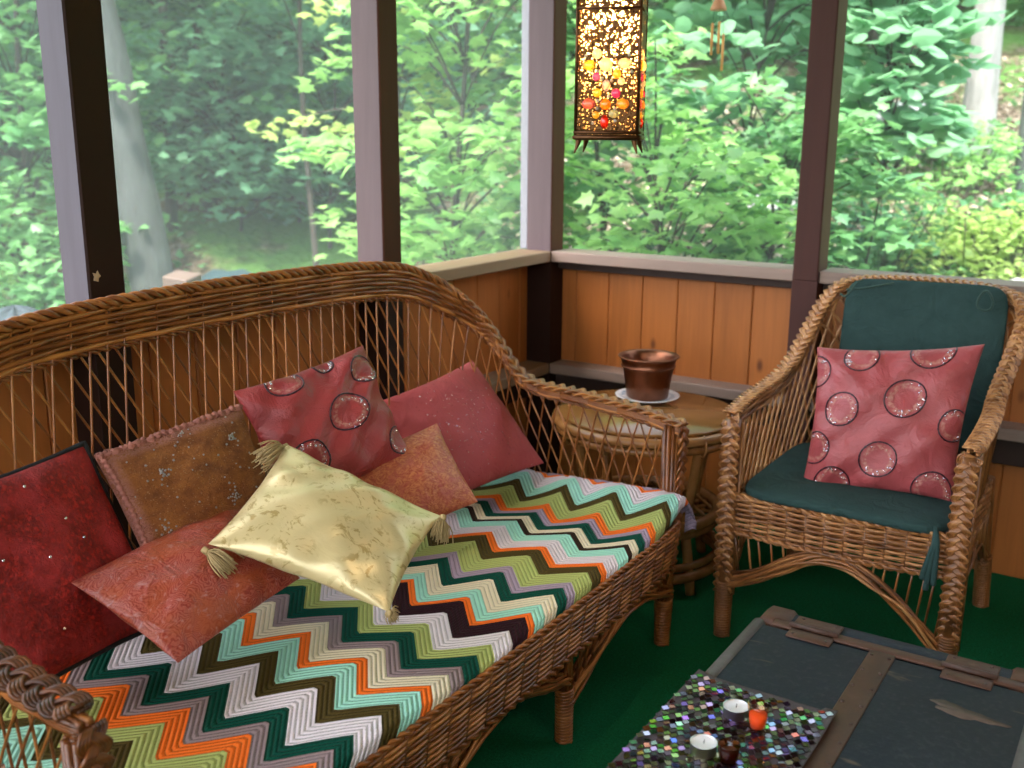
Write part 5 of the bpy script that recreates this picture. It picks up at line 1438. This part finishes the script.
mb = MB(); mb.box((x - .075, y - .075, zg - .02), (x + .075, y + .075, zt_), .5, .006, rot=(A(x, y, zt_), [[.90, -.3, .1], [.3, .93, -.1], [-.1, .12, .98]]))
mb.build('wooden_block', m_plain('pinkish_weathered_wood', (.11, .075, .06), .8, .1, 20), None, False, label='pinkish brown slab standing outside at the foot of the leaning tree', category='board')
x, y = polar(228, 7.5); zg = float(gz(x, y)); u_, v_ = np.meshgrid(np.linspace(-.55, .55, 30), np.linspace(-.3, .3, 16), indexing='ij')
zt_ = max(.12, zat(268, 7.5) - zg)
V = np.stack([x + u_, y + v_, zg + zt_ * np.clip(1 - (np.abs(u_) / .56) ** 3, 0, 1) * np.clip(1 - (np.abs(v_) / .31) ** 3, 0, 1) + .02 * np.sin(u_ * 21) * np.sin(v_ * 25)], -1)
mb = MB(); mb.grid(V); mb.build('blue_tarp', m_plain('faded_blue_tarp', (.02, .05, .06), .8, .2, 10), None, True, label='faded blue tarp lying outside near the foot of the leaning tree', category='tarp')
# ------------------------------------------------------------------ light
W = bpy.data.worlds.new('sky'); S.world = W; W.use_nodes = True; nt = W.node_tree; nt.nodes.clear()
sky = nt.nodes.new('ShaderNodeTexSky'); sky.sky_type = 'NISHITA'; sky.sun_elevation = math.radians(52); sky.sun_rotation = math.radians(200); sky.sun_disc = False; sky.air_density = 1.0; sky.dust_density = 4; sky.ozone_density = 1
bg = nt.nodes.new('ShaderNodeBackground'); bg.inputs[1].default_value = .80
mxn = nt.nodes.new('ShaderNodeMix'); mxn.data_type = 'RGBA'; mxn.inputs[0].default_value = .55; mxn.inputs[7].default_value = (3.2, 3.5, 3.7, 1)
nt.links.new(sky.outputs[0], mxn.inputs[6]); nt.links.new(mxn.outputs[2], bg.inputs[0])
wo = nt.nodes.new('ShaderNodeOutputWorld'); nt.links.new(bg.outputs[0], wo.inputs[0])
sun = bpy.data.lights.new('sun', 'SUN'); so_ = bpy.data.objects.new('sun', sun); COL.objects.link(so_)
sun.energy = 7.0; sun.angle = math.radians(6); sun.color = (1, .95, .84)
so_.rotation_euler = Vector((.35, -.55, 1.0)).normalized().to_track_quat('Z', 'Y').to_euler()
# added fill lamp, unseen, above and behind the camera
cl = thing('added_fill_lamp', (3.1, -2.75, ZC - .09), 'added fill lamp, unseen on the ceiling behind the camera', 'ceiling lamp')
t = NT('fill_lamp_glass'); e_ = t.n('Emission', Color=(1, .80, .58, 1), Strength=50); M_LAMP = t.surf(e_.outputs[0])
mb = MB(); mb.lathe([(0, ZC - .10), (.07, ZC - .092), (.11, ZC - .07), (.125, ZC - .035), (.125, ZC - .02)], (3.1, -2.75, 0), 40); mb.build('lamp_glass', M_LAMP, cl)
mb = MB(); mb.lathe([(.12, ZC - .022), (.14, ZC - .02), (.14, ZC), (0, ZC)], (3.1, -2.75, 0), 40); mb.build('lamp_base', M_BRASS, cl)
vs = S.view_settings; vs.view_transform = 'Standard'; vs.look = 'None'; vs.gamma = 1; vs.use_curve_mapping = False; vs.exposure = .75
cam.dof.use_dof = True; cam.dof.focus_distance = 2.0; cam.dof.aperture_fstop = 4.0
S.cycles.max_bounces = 8; S.cycles.transparent_max_bounces = 16; S.cycles.diffuse_bounces = 4
try: S.cycles.use_denoising = True
except Exception: pass
